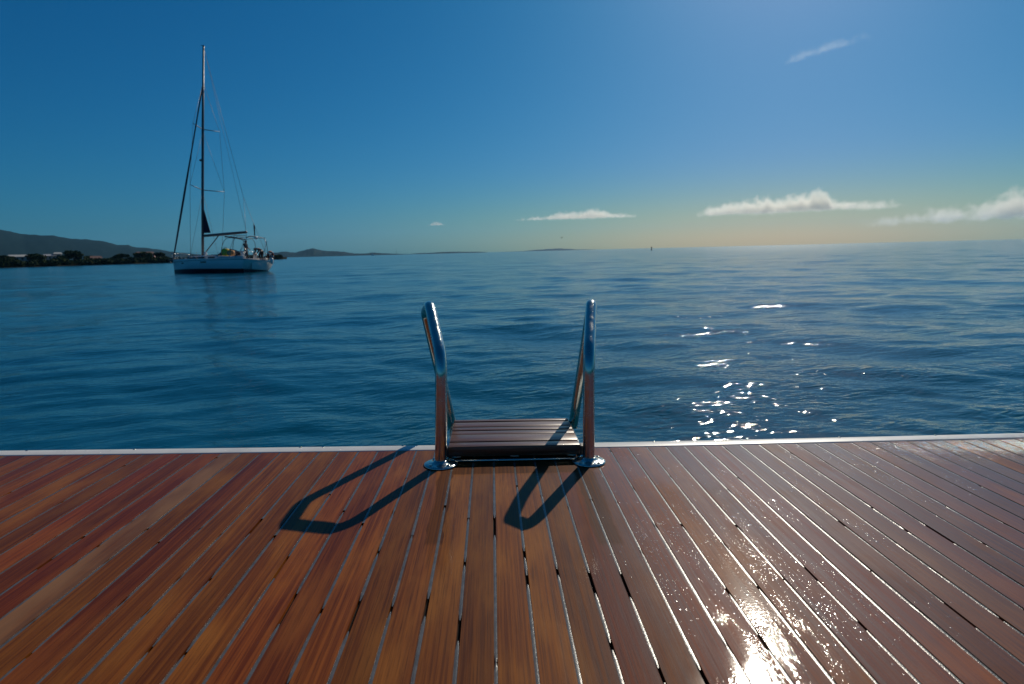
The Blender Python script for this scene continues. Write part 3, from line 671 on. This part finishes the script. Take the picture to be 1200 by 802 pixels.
def person(J, loc, rz, label, top_mat, low_mat, group=None):
    p = empty('person', loc, rz); p.scale = (1.2, 1.25, 1.06); tag(p, label, 'person', group)
    V = lambda k: Vector(J[k])
    vs = []; ed = []; ra = []; ix = {}
    def add(k, pos, r, prev=None):
        ix[k] = len(vs); vs.append(tuple(pos)); ra.append(r)
        if prev: ed.append((ix[prev], ix[k]))
    add('pelvis', V('pelvis'), (0.13, 0.10)); add('waist', V('pelvis').lerp(V('chest'), 0.45), (0.125, 0.095), 'pelvis')
    add('chest', V('chest'), (0.155, 0.105), 'waist'); add('neckb', V('neck'), 0.055, 'chest')
    hd_ = V('head'); add('headc', V('neck').lerp(hd_, 0.55), 0.072, 'neckb'); add('heada', hd_, 0.092, 'headc'); add('headt', hd_+(hd_-V('neck')).normalized()*0.08, 0.062, 'heada')
    for s in ('l', 'r'):
        add('sh'+s, V('sh'+s), 0.062, 'chest'); add('el'+s, V('el'+s), 0.043, 'sh'+s); add('wr'+s, V('wr'+s), 0.030, 'el'+s)
        d = (V('wr'+s)-V('el'+s)).normalized(); add('ha'+s, V('wr'+s)+d*0.07, 0.036, 'wr'+s)
        for q, off in enumerate((-0.024, -0.008, 0.008, 0.024)):
            add('f%d%s' % (q, s), V('wr'+s)+d*(0.16-abs(off)*0.6)+Vector((off, 0.01, 0)), 0.009, 'ha'+s)
        add('th'+s, V('wr'+s)+d*0.09+Vector((0.05, 0.0, 0)), 0.011, 'ha'+s)
        add('hi'+s, V('hi'+s), 0.092, 'pelvis'); add('kn'+s, V('kn'+s), 0.060, 'hi'+s); add('an'+s, V('an'+s), 0.040, 'kn'+s)
        add('to'+s, V('an'+s)+Vector((0.17, 0, -0.05)), 0.036, 'an'+s)
    skin_mesh('body', vs, ed, ra, SKIN, p)
    # jacket: trunk and sleeves
    jv = [V('pelvis').lerp(V('chest'), 0.08), V('pelvis').lerp(V('chest'), 0.5), V('chest'), V('neck').lerp(V('chest'), 0.25)]; je = [(0, 1), (1, 2), (2, 3)]; jr = [(0.155, 0.125), (0.15, 0.12), (0.175, 0.13), 0.075]
    for s in ('l', 'r'):
        b = len(jv); jv += [V('sh'+s), V('el'+s), V('el'+s).lerp(V('wr'+s), 0.85)]; jr += [0.08, 0.062, 0.048]; je += [(2, b), (b, b+1), (b+1, b+2)]
    skin_mesh('jacket', [tuple(q) for q in jv], je, jr, top_mat, p)
    tv = [V('pelvis')+Vector((0, 0, 0.05)), V('pelvis')]; te = [(0, 1)]; tr = [(0.15, 0.12), (0.155, 0.125)]
    for s in ('l', 'r'):
        b = len(tv); tv += [V('hi'+s), V('kn'+s), V('kn'+s).lerp(V('an'+s), 0.85)]; tr += [0.112, 0.085, 0.065]; te += [(1, b), (b, b+1), (b+1, b+2)]
    skin_mesh('trousers', [tuple(q) for q in tv], te, tr, low_mat, p)
    fwd = Vector((1, 0, 0)); upv = (hd_-V('neck')).normalized(); f2 = (fwd-upv*fwd.dot(upv)).normalized(); sidev = upv.cross(f2)
    bm = bmesh.new(); q = bmesh.ops.create_uvsphere(bm, u_segments=16, v_segments=12, radius=0.108)
    bmesh.ops.delete(bm, geom=[w for w in bm.verts if w.co.z < -0.015 and w.co.x > -0.03 or w.co.z < -0.06 or (w.co.x > 0.075 and w.co.z < 0.06)], context='VERTS')
    Mr = Matrix((f2, sidev, upv)).transposed()
    for w in bm.verts: w.co = Mr @ w.co + hd_ + upv*0.03
    obj('hair', bm, HAIR, p)
    for sname, sg in (('eye', 1), ('eye', -1)):
        bm = bmesh.new(); add_ball(bm, hd_+f2*0.086+sidev*0.033*sg+upv*0.02, 0.012, 10, 6); obj('eye', bm, HULL, p)
    bm = bmesh.new(); add_ball(bm, hd_+f2*0.098-upv*0.012, 0.017, 10, 6, (1.1, 0.8, 1.3)); obj('nose', bm, SKIN, p)
    bm = bmesh.new(); add_ball(bm, hd_+f2*0.088-upv*0.048, 0.02, 10, 6, (0.5, 1.2, 0.35)); obj('mouth', bm, CLOTH3, p)
    for sg in (1, -1):
        bm = bmesh.new(); add_ball(bm, hd_+sidev*0.092*sg, 0.028, 10, 6, (0.7, 0.4, 1.1)); obj('ear', bm, SKIN, p)
    return p
stand = dict(pelvis=(0, 0, 0.95), chest=(0.02, 0, 1.32), neck=(0.03, 0, 1.50), head=(0.06, 0, 1.64), shl=(0.02, 0.19, 1.41), shr=(0.02, -0.19, 1.41),
             ell=(-0.02, 0.25, 1.14), elr=(0.05, -0.25, 1.14), wrl=(0.16, 0.21, 0.98), wrr=(0.24, -0.16, 1.05), hil=(0, 0.10, 0.90), hir=(0, -0.10, 0.90), knl=(0.03, 0.11, 0.49), knr=(0.05, -0.12, 0.49), anl=(-0.02, 0.12, 0.09), anr=(0.0, -0.13, 0.09))
bend = dict(pelvis=(-0.12, 0, 0.86), chest=(0.20, 0, 1.04), neck=(0.36, 0, 1.09), head=(0.49, 0, 1.06), shl=(0.24, 0.19, 1.06), shr=(0.24, -0.19, 1.06),
            ell=(0.34, 0.23, 0.80), elr=(0.36, -0.22, 0.80), wrl=(0.50, 0.16, 0.60), wrr=(0.52, -0.14, 0.60), hil=(-0.12, 0.10, 0.82), hir=(-0.12, -0.10, 0.82), knl=(0.06, 0.14, 0.46), knr=(0.04, -0.14, 0.46), anl=(-0.04, 0.15, 0.09), anr=(-0.06, -0.15, 0.09))
FLOOR_Z = 1.18
bm = bmesh.new(); add_box(bm, (-4.6, 0, 1.165), (3.4, 2.5, 0.05), 0.01); obj('cockpit_sole', bm, BDECK, boat)
person(stand, mw(-4.65, 0.05, FLOOR_Z+0.01), yrz+math.radians(200), 'person in dark clothes standing upright in the yacht cockpit under the bimini', CLOTH1, CLOTH2)
person(bend, mw(-5.75, -0.75, FLOOR_Z+0.01), yrz+math.radians(15), 'person in dark clothes bending forward at the stern of the yacht', CLOTH3, CLOTH2)

# things carried on the yacht
ORANGE = mat('red_foam', (0.30, 0.045, 0.025), 0.6); YELLOW = mat('yellow_fabric', (0.70, 0.52, 0.05), 0.75, vary=0.15, vscale=6); TAN = mat('tan_fabric', (0.55, 0.28, 0.12), 0.8, vary=0.15, vscale=6)
lb = empty('lifebuoy', mw(-6.32, -1.35, 1.75), yrz); tag(lb, 'dull red lifebuoy hung on the stern rail of the yacht', 'lifebuoy')
bm = bmesh.new(); add_tube(bm, [(0.0, 0.30*math.cos(a), 0.30*math.sin(a)) for a in np.linspace(0.0, 2*math.pi, 33)], 0.11, 12); obj('ring', bm, ORANGE, lb)
for a in (0.4, 2.0, 3.6, 5.1):
    bm = bmesh.new(); add_tube(bm, [(0.0, 0.30*math.cos(t), 0.30*math.sin(t)) for t in np.linspace(a, a+0.28, 5)], 0.114, 12); obj('band', bm, HULL, lb)
fd = empty('fender', mw(-6.36, -1.45, 1.2), yrz); tag(fd, 'white fender hanging at the stern corner of the yacht below the lifebuoy', 'fender')
bm = bmesh.new(); add_lathe(bm, [(0.03, -0.34), (0.12, -0.28), (0.17, -0.18), (0.17, 0.16), (0.12, 0.25), (0.03, 0.3)], (0, 0, 0), 16); obj('body', bm, HULL, fd)
bm = bmesh.new(); add_tube(bm, [(0, 0, 0.29), (0.03, 0.02, 0.65)], 0.012, 6); obj('rope', bm, WIRE, fd)
def bundle(name, loc, s, m, label, cat, seed):
    bm = bmesh.new(); bmesh.ops.create_icosphere(bm, subdivisions=3, radius=1)
    for w in bm.verts:
        c = w.co.copy(); k = 1+0.18*mnoise.noise(c*1.8+Vector((seed, 0, 0)))
        w.co = Vector((math.copysign(abs(c.x)**0.6, c.x)*s[0], math.copysign(abs(c.y)**0.6, c.y)*s[1], math.copysign(abs(c.z)**0.6, c.z)*s[2]))*k
    r_ = empty(name, loc, yrz); tag(r_, label, cat); obj('sack', bm, m, r_)
    bm = bmesh.new(); add_tube(bm, fillet([(-s[0]*0.5, 0, s[2]*0.9), (-s[0]*0.4, 0, s[2]*1.35), (s[0]*0.4, 0, s[2]*1.35), (s[0]*0.5, 0, s[2]*0.9)], [0.05, 0.05], 5), 0.02, 6); obj('strap', bm, SPAR, r_)
bundle('kit_bag', mw(-2.95, 1.05, 1.86), (0.42, 0.25, 0.36), YELLOW, 'yellow kit bag lying in the yacht cockpit behind the sprayhood', 'bag', 1.0)
bundle('duffel_bag', mw(-3.6, 1.0, 1.78), (0.36, 0.28, 0.28), TAN, 'tan and orange bundle lying beside the yellow bag in the yacht cockpit', 'bag', 5.0)
fl = empty('flag', mw(-6.05, 0.35, 3.35), yrz); tag(fl, 'dark flag drooping from its staff above the stern of the yacht', 'flag')
tube('staff', [(0, 0, -0.1), (-0.12, 0.05, 1.25)], 0.018, SPAR, fl, 8)
bm = bmesh.new(); rows = []
for i in range(9):
    s_ = i/8; rows.append([bm.verts.new((-0.10-0.10*t*(1+0.3*math.sin(5*s_)), 0.06*math.sin(7*t+3*s_)+0.04, 1.22-0.95*s_-0.35*t*(1-s_*0.5))) for t in np.linspace(0, 1, 7)])
for a, b in zip(rows, rows[1:]):
    for k in range(6): bm.faces.new((a[k], a[k+1], b[k+1], b[k]))
bmesh.ops.solidify(bm, geom=bm.faces[:], thickness=0.012); obj('cloth', bm, SAILC, fl)

# ------------------------------------------------------------------ land: hill, far hills, low shore
HILLM = foliage_material('hazy_forest_hill', (0.006, 0.022, 0.028), (0.015, 0.038, 0.042))  # blue of distant haze mixed into the dark forest colour
def az_of(x, y=300): d = pix(x, y); return math.atan2(d.x, d.y)
def el_px(x, y):                                # elevation (tangent) of a photo pixel
    d = pix(x, y); return d.z/math.hypot(d.x, d.y)
def terrain(name, prof, rng_, depth, left_ext=(), right_ext=(), seed=0, rough=0.06, na=220, nr=36):
    A = [az_of(*p) for p in prof]; E = [max(0.0, el_px(*p)) for p in prof]
    pts = list(left_ext)+list(zip(A, E))+list(right_ext); pts.sort()
    a = np.linspace(pts[0][0], pts[-1][0], na); e = np.interp(a, [p[0] for p in pts], [p[1] for p in pts])
    V = []
    for j in range(nr):
        s = j/(nr-1)                              # 0 front foot .. ridge at .55 .. 1 back foot
        R = rng_ + depth*(s-0.55)
        for i in range(na):
            X, Y = R*math.sin(a[i]), R*math.cos(a[i])
            k = math.sin(min(1, s/0.55)*math.pi/2)**1.4 if s < 0.55 else math.cos((s-0.55)/0.45*math.pi/2)
            nz = mnoise.fractal(Vector((X/300+seed, Y/300, seed)), 0.9, 2.1, 5)
            edge = min(1, i/6, (na-1-i)/6)
            h = e[i]*rng_*(k*(1+rough*nz*(1.0 if s < 0.5 else 0.4))+ (0.10*nz*k*(1-k)))
            tree = 0.0016*rng_*mnoise.noise(Vector((X/14, Y/14, 3)))
            V.append((X, Y, (h+tree*min(1, h/10))*edge if h > 0 else -2))
    V = np.array(V); V[:na, 2] -= 1.5; V[-na:, 2] -= 1.5
    me = np_mesh(name, V, grid_faces(nr, na)); o = obj(name, me, HILLM); o.location = (0, 0, CAM.z-1.3 if False else 0.5); tag(o, kind='structure'); return o
terrain('hill', [(0, 270), (12, 272), (25, 275), (45, 276), (62, 277), (80, 280), (100, 282), (122, 284.5), (140, 288.2), (150, 288), (160, 290.5), (172, 291), (185, 293), (205, 296), (240, 299), (300, 301.5)], 2600, 1700,
        left_ext=[(az_of(0)-0.75, 0.012), (az_of(0)-0.45, 0.045), (az_of(0)-0.2, 0.075), (az_of(0)-0.08, 0.062)], seed=2.0)
terrain('far_hills', [(308, 300), (322, 296.5), (334, 295.2), (345, 296.5), (352, 295), (361, 292.6), (368, 291.6), (376, 293.8), (388, 295), (400, 295.2), (415, 297.5), (428, 297.6), (437, 296.3), (446, 297), (462, 297.6), (480, 298), (500, 298.2)], 3200, 900, seed=5.0, rough=0.03)
terrain('low_headland', [(478, 298.6), (492, 296.9), (505, 296.6), (520, 295.6), (538, 295.4), (562, 295.3), (572, 296.6)], 3600, 700, seed=8.0, rough=0.03, na=120)
terrain('faint_hill', [(585, 296), (612, 294.6), (632, 293.0), (655, 291.6), (675, 292.6), (700, 293.2), (730, 292.8)], 6400, 900, seed=11.0, rough=0.02, na=120)
# low shore in front of the hill: a sand and mud bank carrying the trees and houses
SHOREM = mat('shore_ground', (0.030, 0.030, 0.022), 0.9, spec=0.0, vary=0.3, vscale=0.08)
shore_px = [(-420, 324), (-200, 319.2), (0, 314.2), (60, 312.4), (120, 310.6), (180, 308.8), (230, 307.4), (300, 305.1), (420, 301.2)]
def sea_hit(x, y):
    d = pix(x, y); t = (SEA-CAM.z)/d.z; return Vector((d.x*t, d.y*t, SEA))
shore = [sea_hit(*p) for p in shore_px]
def shore_at(xp, back=0.0, z=None):              # point on the shore line above photo column xp, set back inland
    xs = [p[0] for p in shore_px]; i = max(0, min(len(xs)-2, sum(1 for q in xs if q <= xp)-1)); f = (xp-xs[i])/(xs[i+1]-xs[i])
    a0, a1 = az_of(xs[i]), az_of(xs[i+1]); r0, r1 = shore[i].to_2d().length, shore[i+1].to_2d().length
    r = 1/((1-f)/r0 + f/r1) + back; a = az_of(xp)
    return Vector((r*math.sin(a), r*math.cos(a), SEA+0.4 if z is None else z))
V = []; cols = np.linspace(-420, 336, 110); backs = [-3, 0, 4, 12, 60, 200]; hz = [-0.4, 0.05, 0.5, 0.8, 1.2, 1.5]
for b, z in zip(backs, hz):
    for xp in cols:
        p = shore_at(xp, b+2.0*mnoise.noise(Vector((xp*0.11, b*0.2, 0)))); V.append((p.x, p.y, SEA+z+0.15*mnoise.noise(Vector((xp*0.5, b, 1)))))
sh_o = obj('shore', np_mesh('shore', V, grid_faces(len(backs), len(cols))), SHOREM); tag(sh_o, kind='structure')

LEAFA = foliage_material('mangrove_leaves', (0.018, 0.032, 0.014), (0.05, 0.07, 0.026)); LEAFB = foliage_material('pale_leaves', (0.03, 0.05, 0.02), (0.085, 0.10, 0.035))
BARK = mat('bark', (0.07, 0.05, 0.035), 0.9, vary=0.3, vscale=3)
def leaf_cloud(centres, g, size, per):           # centres: (x,y,z,rx,rz); returns quads
    V = []; F = []; n = 0
    for (cx, cy, cz, rx, rz_) in centres:
        k = per
        d = g.normal(size=(k, 3)); d /= np.linalg.norm(d, axis=1)[:, None]; q = g.random(k)**0.45
        P = d*q[:, None]*np.array([rx, rx, rz_]) + (cx, cy, cz)
        a = g.normal(size=(k, 3)); a /= np.linalg.norm(a, axis=1)[:, None]; b = np.cross(a, g.normal(size=(k, 3))); b /= np.linalg.norm(b, axis=1)[:, None]
        s = size*g.uniform(0.6, 1.3, k)[:, None]
        for sg in ((-1, -1), (1, -1), (1, 1), (-1, 1)): V.append(P+a*s*sg[0]+b*s*0.6*sg[1])
        F.append(np.stack([n+np.arange(k), n+k+np.arange(k), n+2*k+np.arange(k), n+3*k+np.arange(k)], 1)); n += 4*k
    return np.concatenate(V), np.concatenate(F)
g = np.random.default_rng(21)
cent = []
for i in range(760):
    xp = g.uniform(-400, 330); back = g.uniform(0.8, 14)
    p = shore_at(xp, back); h = g.uniform(1.3, 2.7)*(0.8+0.4*mnoise.noise(Vector((xp*0.05, 0, 0)))); r = g.uniform(1.2, 2.6)
    cent.append((p.x, p.y, SEA+0.5+h*0.55, r, h*0.62))
Vv, Ff = leaf_cloud(cent, g, 0.28, 130)
tl = obj('shoreline_scrub', np_mesh('scrub', Vv, Ff), LEAFA, smooth=False); tag(tl, 'dark mangrove scrub lining the low shore on the left', 'scrub', kind='stuff')
def tree(xp, back, h, w, m, label, seed):
    p = shore_at(xp, back); r_ = empty('shore_tree', (p.x, p.y, SEA+0.4)); h *= 0.8; w *= 0.9; tag(r_, label, 'tree', 'trees standing out of the shore scrub')
    g = np.random.default_rng(seed); bm = bmesh.new(); add_tube(bm, [(0, 0, -0.3), (0.1, 0, h*0.4), (0.2, 0.1, h*0.8)], [0.22, 0.16, 0.06], 8); cc = []
    for k in range(9):
        a = g.uniform(0, 6.28); q = w*g.uniform(0.25, 0.62); z = h*g.uniform(0.30, 0.90); c_ = (q*math.cos(a), q*math.sin(a), z)
        add_tube(bm, [(0.08, 0, h*g.uniform(0.3, 0.55)), c_], [0.09, 0.03], 6); cc.append((*c_, w*g.uniform(0.26, 0.42), h*g.uniform(0.13, 0.22)))
    cc.append((0.1, 0, h*0.88, w*0.3, h*0.13))
    obj('trunk', bm, BARK, r_); V_, F_ = leaf_cloud(cc, g, 0.24, 210); obj('crown', np_mesh('crown', V_, F_), m, r_, smooth=False)
for args in [(5, 8, 5.0, 4.2, LEAFA, 'dark bushy tree at the far left end of the shore', 1), (42, 9, 5.6, 4.6, LEAFA, 'broad dark tree between two pale houses on the left shore', 2),
             (72, 8, 4.6, 3.2, LEAFB, 'rounded green tree just right of the white-walled house on the shore', 3), (86, 10, 6.6, 5.0, LEAFA, 'tallest dark tree on the left shore, rising above the scrub', 4),
             (106, 9, 4.2, 4.2, LEAFB, 'low pale green tree beside the pinkish house on the shore', 5), (140, 9, 5.0, 5.0, LEAFA, 'wide dark tree in the middle of the shore left of the yacht', 6),
             (168, 10, 6.2, 5.2, LEAFB, 'pale olive tree on the shore a little left of the yacht bow', 7), (188, 10, 5.6, 4.0, LEAFA, 'dark narrow tree on the shore nearest the yacht bow', 8)]:
    tree(*args)
PALE = mat('pale_render', (0.42, 0.39, 0.34), 0.8, vary=0.06, vscale=0.5); PINK = mat('pinkish_render', (0.42, 0.25, 0.20), 0.8, vary=0.06, vscale=0.5)
RGREY = mat('grey_roof', (0.30, 0.30, 0.31), 0.7, vary=0.1, vscale=1); RRED = mat('brown_roof', (0.16, 0.09, 0.07), 0.7, vary=0.1, vscale=1); RPALE = mat('pale_metal_roof', (0.36, 0.36, 0.34), 0.6, vary=0.05, vscale=1)
def house(xp, back, w, d, h, base, wall, roofm, label, nwin=3):
    p = shore_at(xp, back); a = az_of(xp); r_ = empty('shore_house', (p.x, p.y, SEA+base), -a+random.uniform(-0.25, 0.25)); tag(r_, label, 'house', 'houses along the left shore')
    bm = bmesh.new(); add_box(bm, (0, 0, h/2-1.2), (w, d, h+2.4)); wl = obj('wall', bm, wall, r_, smooth=False)
    bm = bmesh.new(); rw, rd, rh = w/2+0.4, d/2+0.4, h*0.42
    q = [bm.verts.new(c) for c in ((-rw, -rd, h), (rw, -rd, h), (rw, rd, h), (-rw, rd, h), (-rw*0.75, 0, h+rh), (rw*0.75, 0, h+rh))]
    for f in ((0, 1, 5, 4), (2, 3, 4, 5), (1, 2, 5), (3, 0, 4), (3, 2, 1, 0)): bm.faces.new([q[i] for i in f])
    obj('roof', bm, roofm, r_, smooth=False)
    for i in range(nwin):
        bm = bmesh.new(); add_box(bm, (-w/2+w*(i+0.5)/nwin, -d/2-0.01, h*0.55), (w*0.4/nwin, 0.08, h*0.36)); obj('window', bm, GLASSD, wl, smooth=False)
house(20, 26, 6.5, 6, 1.9, 2.1, PALE, RPALE, 'long pale house with a light roof near the left end of the shore', 4)
house(36, 24, 2.2, 4, 1.9, 2.0, PALE, RPALE, 'small pale hut beside the broad dark tree on the left shore', 1)
house(58, 30, 4.0, 6, 1.7, 2.5, PALE, RGREY, 'pale house with a grey roof behind the scrub on the left shore', 3)
house(68, 28, 2.2, 4, 1.8, 3.1, PALE, RPALE, 'small white house set highest on the left shore', 1)
house(112, 7, 4.0, 4, 2.2, 0.6, PINK, RRED, 'low pinkish house at the waterline in front of the hill', 2)
house(170, 22, 8.0, 6, 2.6, 1.8, PINK, RRED, 'brown-roofed house half hidden behind the olive tree', 3)

# ------------------------------------------------------------------ small far things on the water and in the air
def at_range(xp, yp, R):
    d = pix(xp, yp); k = R/math.hypot(d.x, d.y); return Vector((d.x*k, d.y*k, CAM.z+d.z*k))
DARKP = mat('dark_paint', (0.02, 0.025, 0.03), 0.6)
p = at_range(763.5, 291.5, 420); mk = empty('channel_marker', (p.x, p.y, SEA)); tag(mk, 'tiny dark channel marker standing on the horizon right of the ladder', 'channel marker')
bm = bmesh.new(); add_lathe(bm, [(0.5, -0.4), (0.6, 0.1), (0.55, 0.5), (0.2, 0.7)], (0, 0, 0), 16); obj('float', bm, DARKP, mk)
tube('post', [(0, 0, 0.6), (0, 0, 1.5)], 0.22, DARKP, mk, 10)
bm = bmesh.new(); add_lathe(bm, [(0.1, 0), (0.42, 0.1), (0.42, 0.8), (0.1, 0.95)], (0, 0, 1.45), 14); obj('topmark', bm, DARKP, mk)
p = at_range(436.5, 299.3, 1500); mb = empty('motor_boat', (p.x, p.y, SEA), 0.5); tag(mb, 'tiny white motor boat lying below the far hills right of the yacht', 'motor boat')
bm = bmesh.new(); rows = []
for x, hb, sh in ((-4, 1.4, 1.2), (-1, 1.5, 1.3), (2, 1.2, 1.5), (4.4, 0.1, 1.8)): rows.append([bm.verts.new(q) for q in ((x, hb, sh), (x, hb*0.6, -0.3), (x, -hb*0.6, -0.3), (x, -hb, sh))])
for a, b in zip(rows, rows[1:]):
    for k in range(4): bm.faces.new((a[k], a[(k+1) % 4], b[(k+1) % 4], b[k]))
bm.faces.new(rows[0]); bm.faces.new(rows[-1][::-1]); bmesh.ops.recalc_face_normals(bm, faces=bm.faces); obj('hull', bm, HULL, mb, smooth=False)
bm = bmesh.new(); add_box(bm, (-0.3, 0, 2.3), (3.2, 2.0, 1.8), 0.3); add_box(bm, (-0.8, 0, 3.6), (1.8, 1.6, 0.9), 0.2); obj('cabin', bm, HULL, mb)
p = at_range(464.5, 297, 3150); pm = empty('radio_mast', (p.x, p.y, 2)); tag(pm, 'thin dark mast standing on the low far shore', 'mast')
tube('pole', [(0, 0, 0), (0, 0, 24)], [1.0, 0.5], DARKP, pm, 8); tube('base', [(0, 0, -3), (0, 0, 4)], [2.0, 1.2], DARKP, pm, 8)
p = at_range(658, 279, 90); bd = empty('gull', p, 0.6); bd.scale = (0.62,)*3; tag(bd, 'tiny gull flying low over the sea above the faint hill', 'gull')
GREYF = mat('gull_grey', (0.10, 0.11, 0.13), 0.8); WHITEF = mat('gull_white', (0.75, 0.75, 0.75), 0.8)
bm = bmesh.new(); add_tube(bm, [(-0.24, 0, 0.0), (-0.16, 0, 0.0), (-0.02, 0, 0), (0.1, 0, 0.01), (0.17, 0, 0.03), (0.22, 0, 0.03), (0.27, 0, 0.02)], [0.02, 0.045, 0.07, 0.06, 0.042, 0.035, 0.008], 10)
for sd, lift in ((1, 0.22), (-1, 0.36)):
    rows = []
    for t in np.linspace(0, 1, 7):
        yy = sd*(0.05+0.5*t); zz = 0.02+lift*(t if t < 0.5 else 0.5+0.45*(t-0.5)*2*0.6)*1.3; ch = 0.15*(1-t)**0.6+0.02; xx = 0.05-0.12*t*t
        rows.append([bm.verts.new((xx+ch/2, yy, zz)), bm.verts.new((xx, yy, zz+0.02)), bm.verts.new((xx-ch/2, yy, zz)), bm.verts.new((xx, yy, zz-0.006))])
    for a, b in zip(rows, rows[1:]):
        for k in range(4): bm.faces.new((a[k], a[(k+1) % 4], b[(k+1) % 4], b[k]))
bmesh.ops.recalc_face_normals(bm, faces=bm.faces); obj('body', bm, GREYF, bd)

# ------------------------------------------------------------------ clouds: real volumes far beyond the haze
def cloud(label, xp, yp, R, wpx, hpx, dens, seed, lumps, nscale=1.0, tilt=0.0, thin=0.5, step=1.0, col=(1, 0.97, 0.89)):
    p = at_range(xp, yp, R); Wd = wpx*R/700; Ht = hpx*R/700; a = az_of(xp)
    m = bpy.data.materials.new('cloud_vapour'); m.use_nodes = True; B = NB(m); t = m.node_tree; t.nodes.clear()
    tc = B.n('ShaderNodeTexCoord'); sp = B.n('ShaderNodeSeparateXYZ'); B.set(sp.inputs[0], tc.outputs['Object'])
    x, y, z = sp.outputs
    # outline: height of the cloud top along its length, flat base
    env = None
    for (lx, lw, lh) in lumps:
        dx = B.math('DIVIDE', B.math('SUBTRACT', x, lx*Wd/2), lw*Wd/2); q = B.math('SUBTRACT', 1.0, B.math('MULTIPLY', dx, dx), clamp=True)
        e = B.math('MULTIPLY', q, lh*Ht); env = e if env is None else B.math('MAXIMUM', env, e)
    yy = B.math('DIVIDE', y, Wd*0.11); env = B.math('MULTIPLY', env, B.math('SUBTRACT', 1.0, B.math('MULTIPLY', yy, yy), clamp=True))
    vv = B.n('ShaderNodeVectorMath', operation='ADD'); B.set(vv.inputs[0], tc.outputs['Object']); vv.inputs[1].default_value = (seed*7919, seed*3571, seed*911)
    nz = B.noise(vv.outputs[0], nscale/(Ht*0.45), 8, 0.62)
    zz = B.math('ADD', z, Ht*0.5)                 # 0 at the base
    top = B.math('SUBTRACT', B.math('ADD', env, B.math('MULTIPLY', B.math('SUBTRACT', nz, 0.5), Ht*1.5)), zz)
    d = B.math('MULTIPLY', B.ramp(top, 0.0, Ht*thin), B.ramp(B.math('ADD', zz, B.math('MULTIPLY', B.math('SUBTRACT', nz, 0.5), Ht*0.5)), 0.0, Ht*0.22))
    d = B.math('MULTIPLY', d, B.ramp(env, 0.0, Ht*0.25))
    vol = B.n('ShaderNodeVolumePrincipled'); vol.inputs['Color'].default_value = (*col, 1); vol.inputs['Anisotropy'].default_value = 0.55
    B.set(vol.inputs['Density'], B.math('MULTIPLY', d, dens/(Wd*0.11)))
    o = B.n('ShaderNodeOutputMaterial'); B.set(o.inputs['Volume'], vol.outputs[0])
    try: m.cycles.volume_step_rate = step
    except Exception: pass
    bm = bmesh.new(); add_box(bm, (0, 0, 0), (Wd*1.04, Wd*0.24, Ht*1.5)); 
    c = obj('cloud', bm, m, smooth=False); c.location = p; c.rotation_euler = (0, tilt, -a); tag(c, label, 'cloud')
    return c
CR = 16000
cloud('long cumulus cloud with a bumpy top, low in the sky right of the ladder', 930, 236, CR, 205, 24, 3.0, 1, [(-0.62, 0.35, 0.62), (-0.25, 0.5, 0.78), (0.10, 0.45, 0.85), (0.22, 0.2, 0.98), (0.55, 0.45, 0.42)], step=0.35)
cloud('large cumulus cloud rising at the right edge of the sky', 1160, 234, CR, 210, 38, 3.0, 2, [(-0.6, 0.4, 0.22), (-0.2, 0.4, 0.45), (0.25, 0.5, 0.72), (0.75, 0.55, 0.85)], step=0.35)
cloud('thin flat strip of cloud low in the sky above the ladder', 672, 251, CR, 150, 12, 1.9, 3, [(-0.5, 0.45, 0.4), (-0.1, 0.4, 0.8), (0.3, 0.4, 1.0), (0.65, 0.35, 0.5)], step=0.35)
cloud('smallest faint cloud scrap low in the sky left of the ladder', 511, 261.5, CR, 24, 6, 0.9, 4, [(0, 0.9, 0.8)], step=0.35)
cloud('high wispy cloud streak in the upper right of the sky', 962, 54, 22000, 92, 15, 0.17, 5, [(-0.3, 0.5, 0.8), (0.2, 0.5, 0.8), (0.7, 0.3, 0.5)], tilt=-0.16, thin=0.9, step=0.35)

# ------------------------------------------------------------------ air between here and the far hills
HZ = 9000
m = bpy.data.materials.new('haze_air'); m.use_nodes = True; B = NB(m); m.node_tree.nodes.clear()
vol = B.n('ShaderNodeVolumePrincipled'); vol.inputs['Color'].default_value = (0.24, 0.62, 1.0, 1); vol.inputs['Density'].default_value = 0.00004; vol.inputs['Anisotropy'].default_value = 0.3
o = B.n('ShaderNodeOutputMaterial'); B.set(o.inputs['Volume'], vol.outputs[0])
bm = bmesh.new(); add_box(bm, (0, 0, 0), (2*HZ, 2*HZ, 330.0))
hz_o = obj('haze', bm, m, smooth=False); hz_o.location = (0, 0, SEA-1.6+165.0); tag(hz_o, kind='stuff')
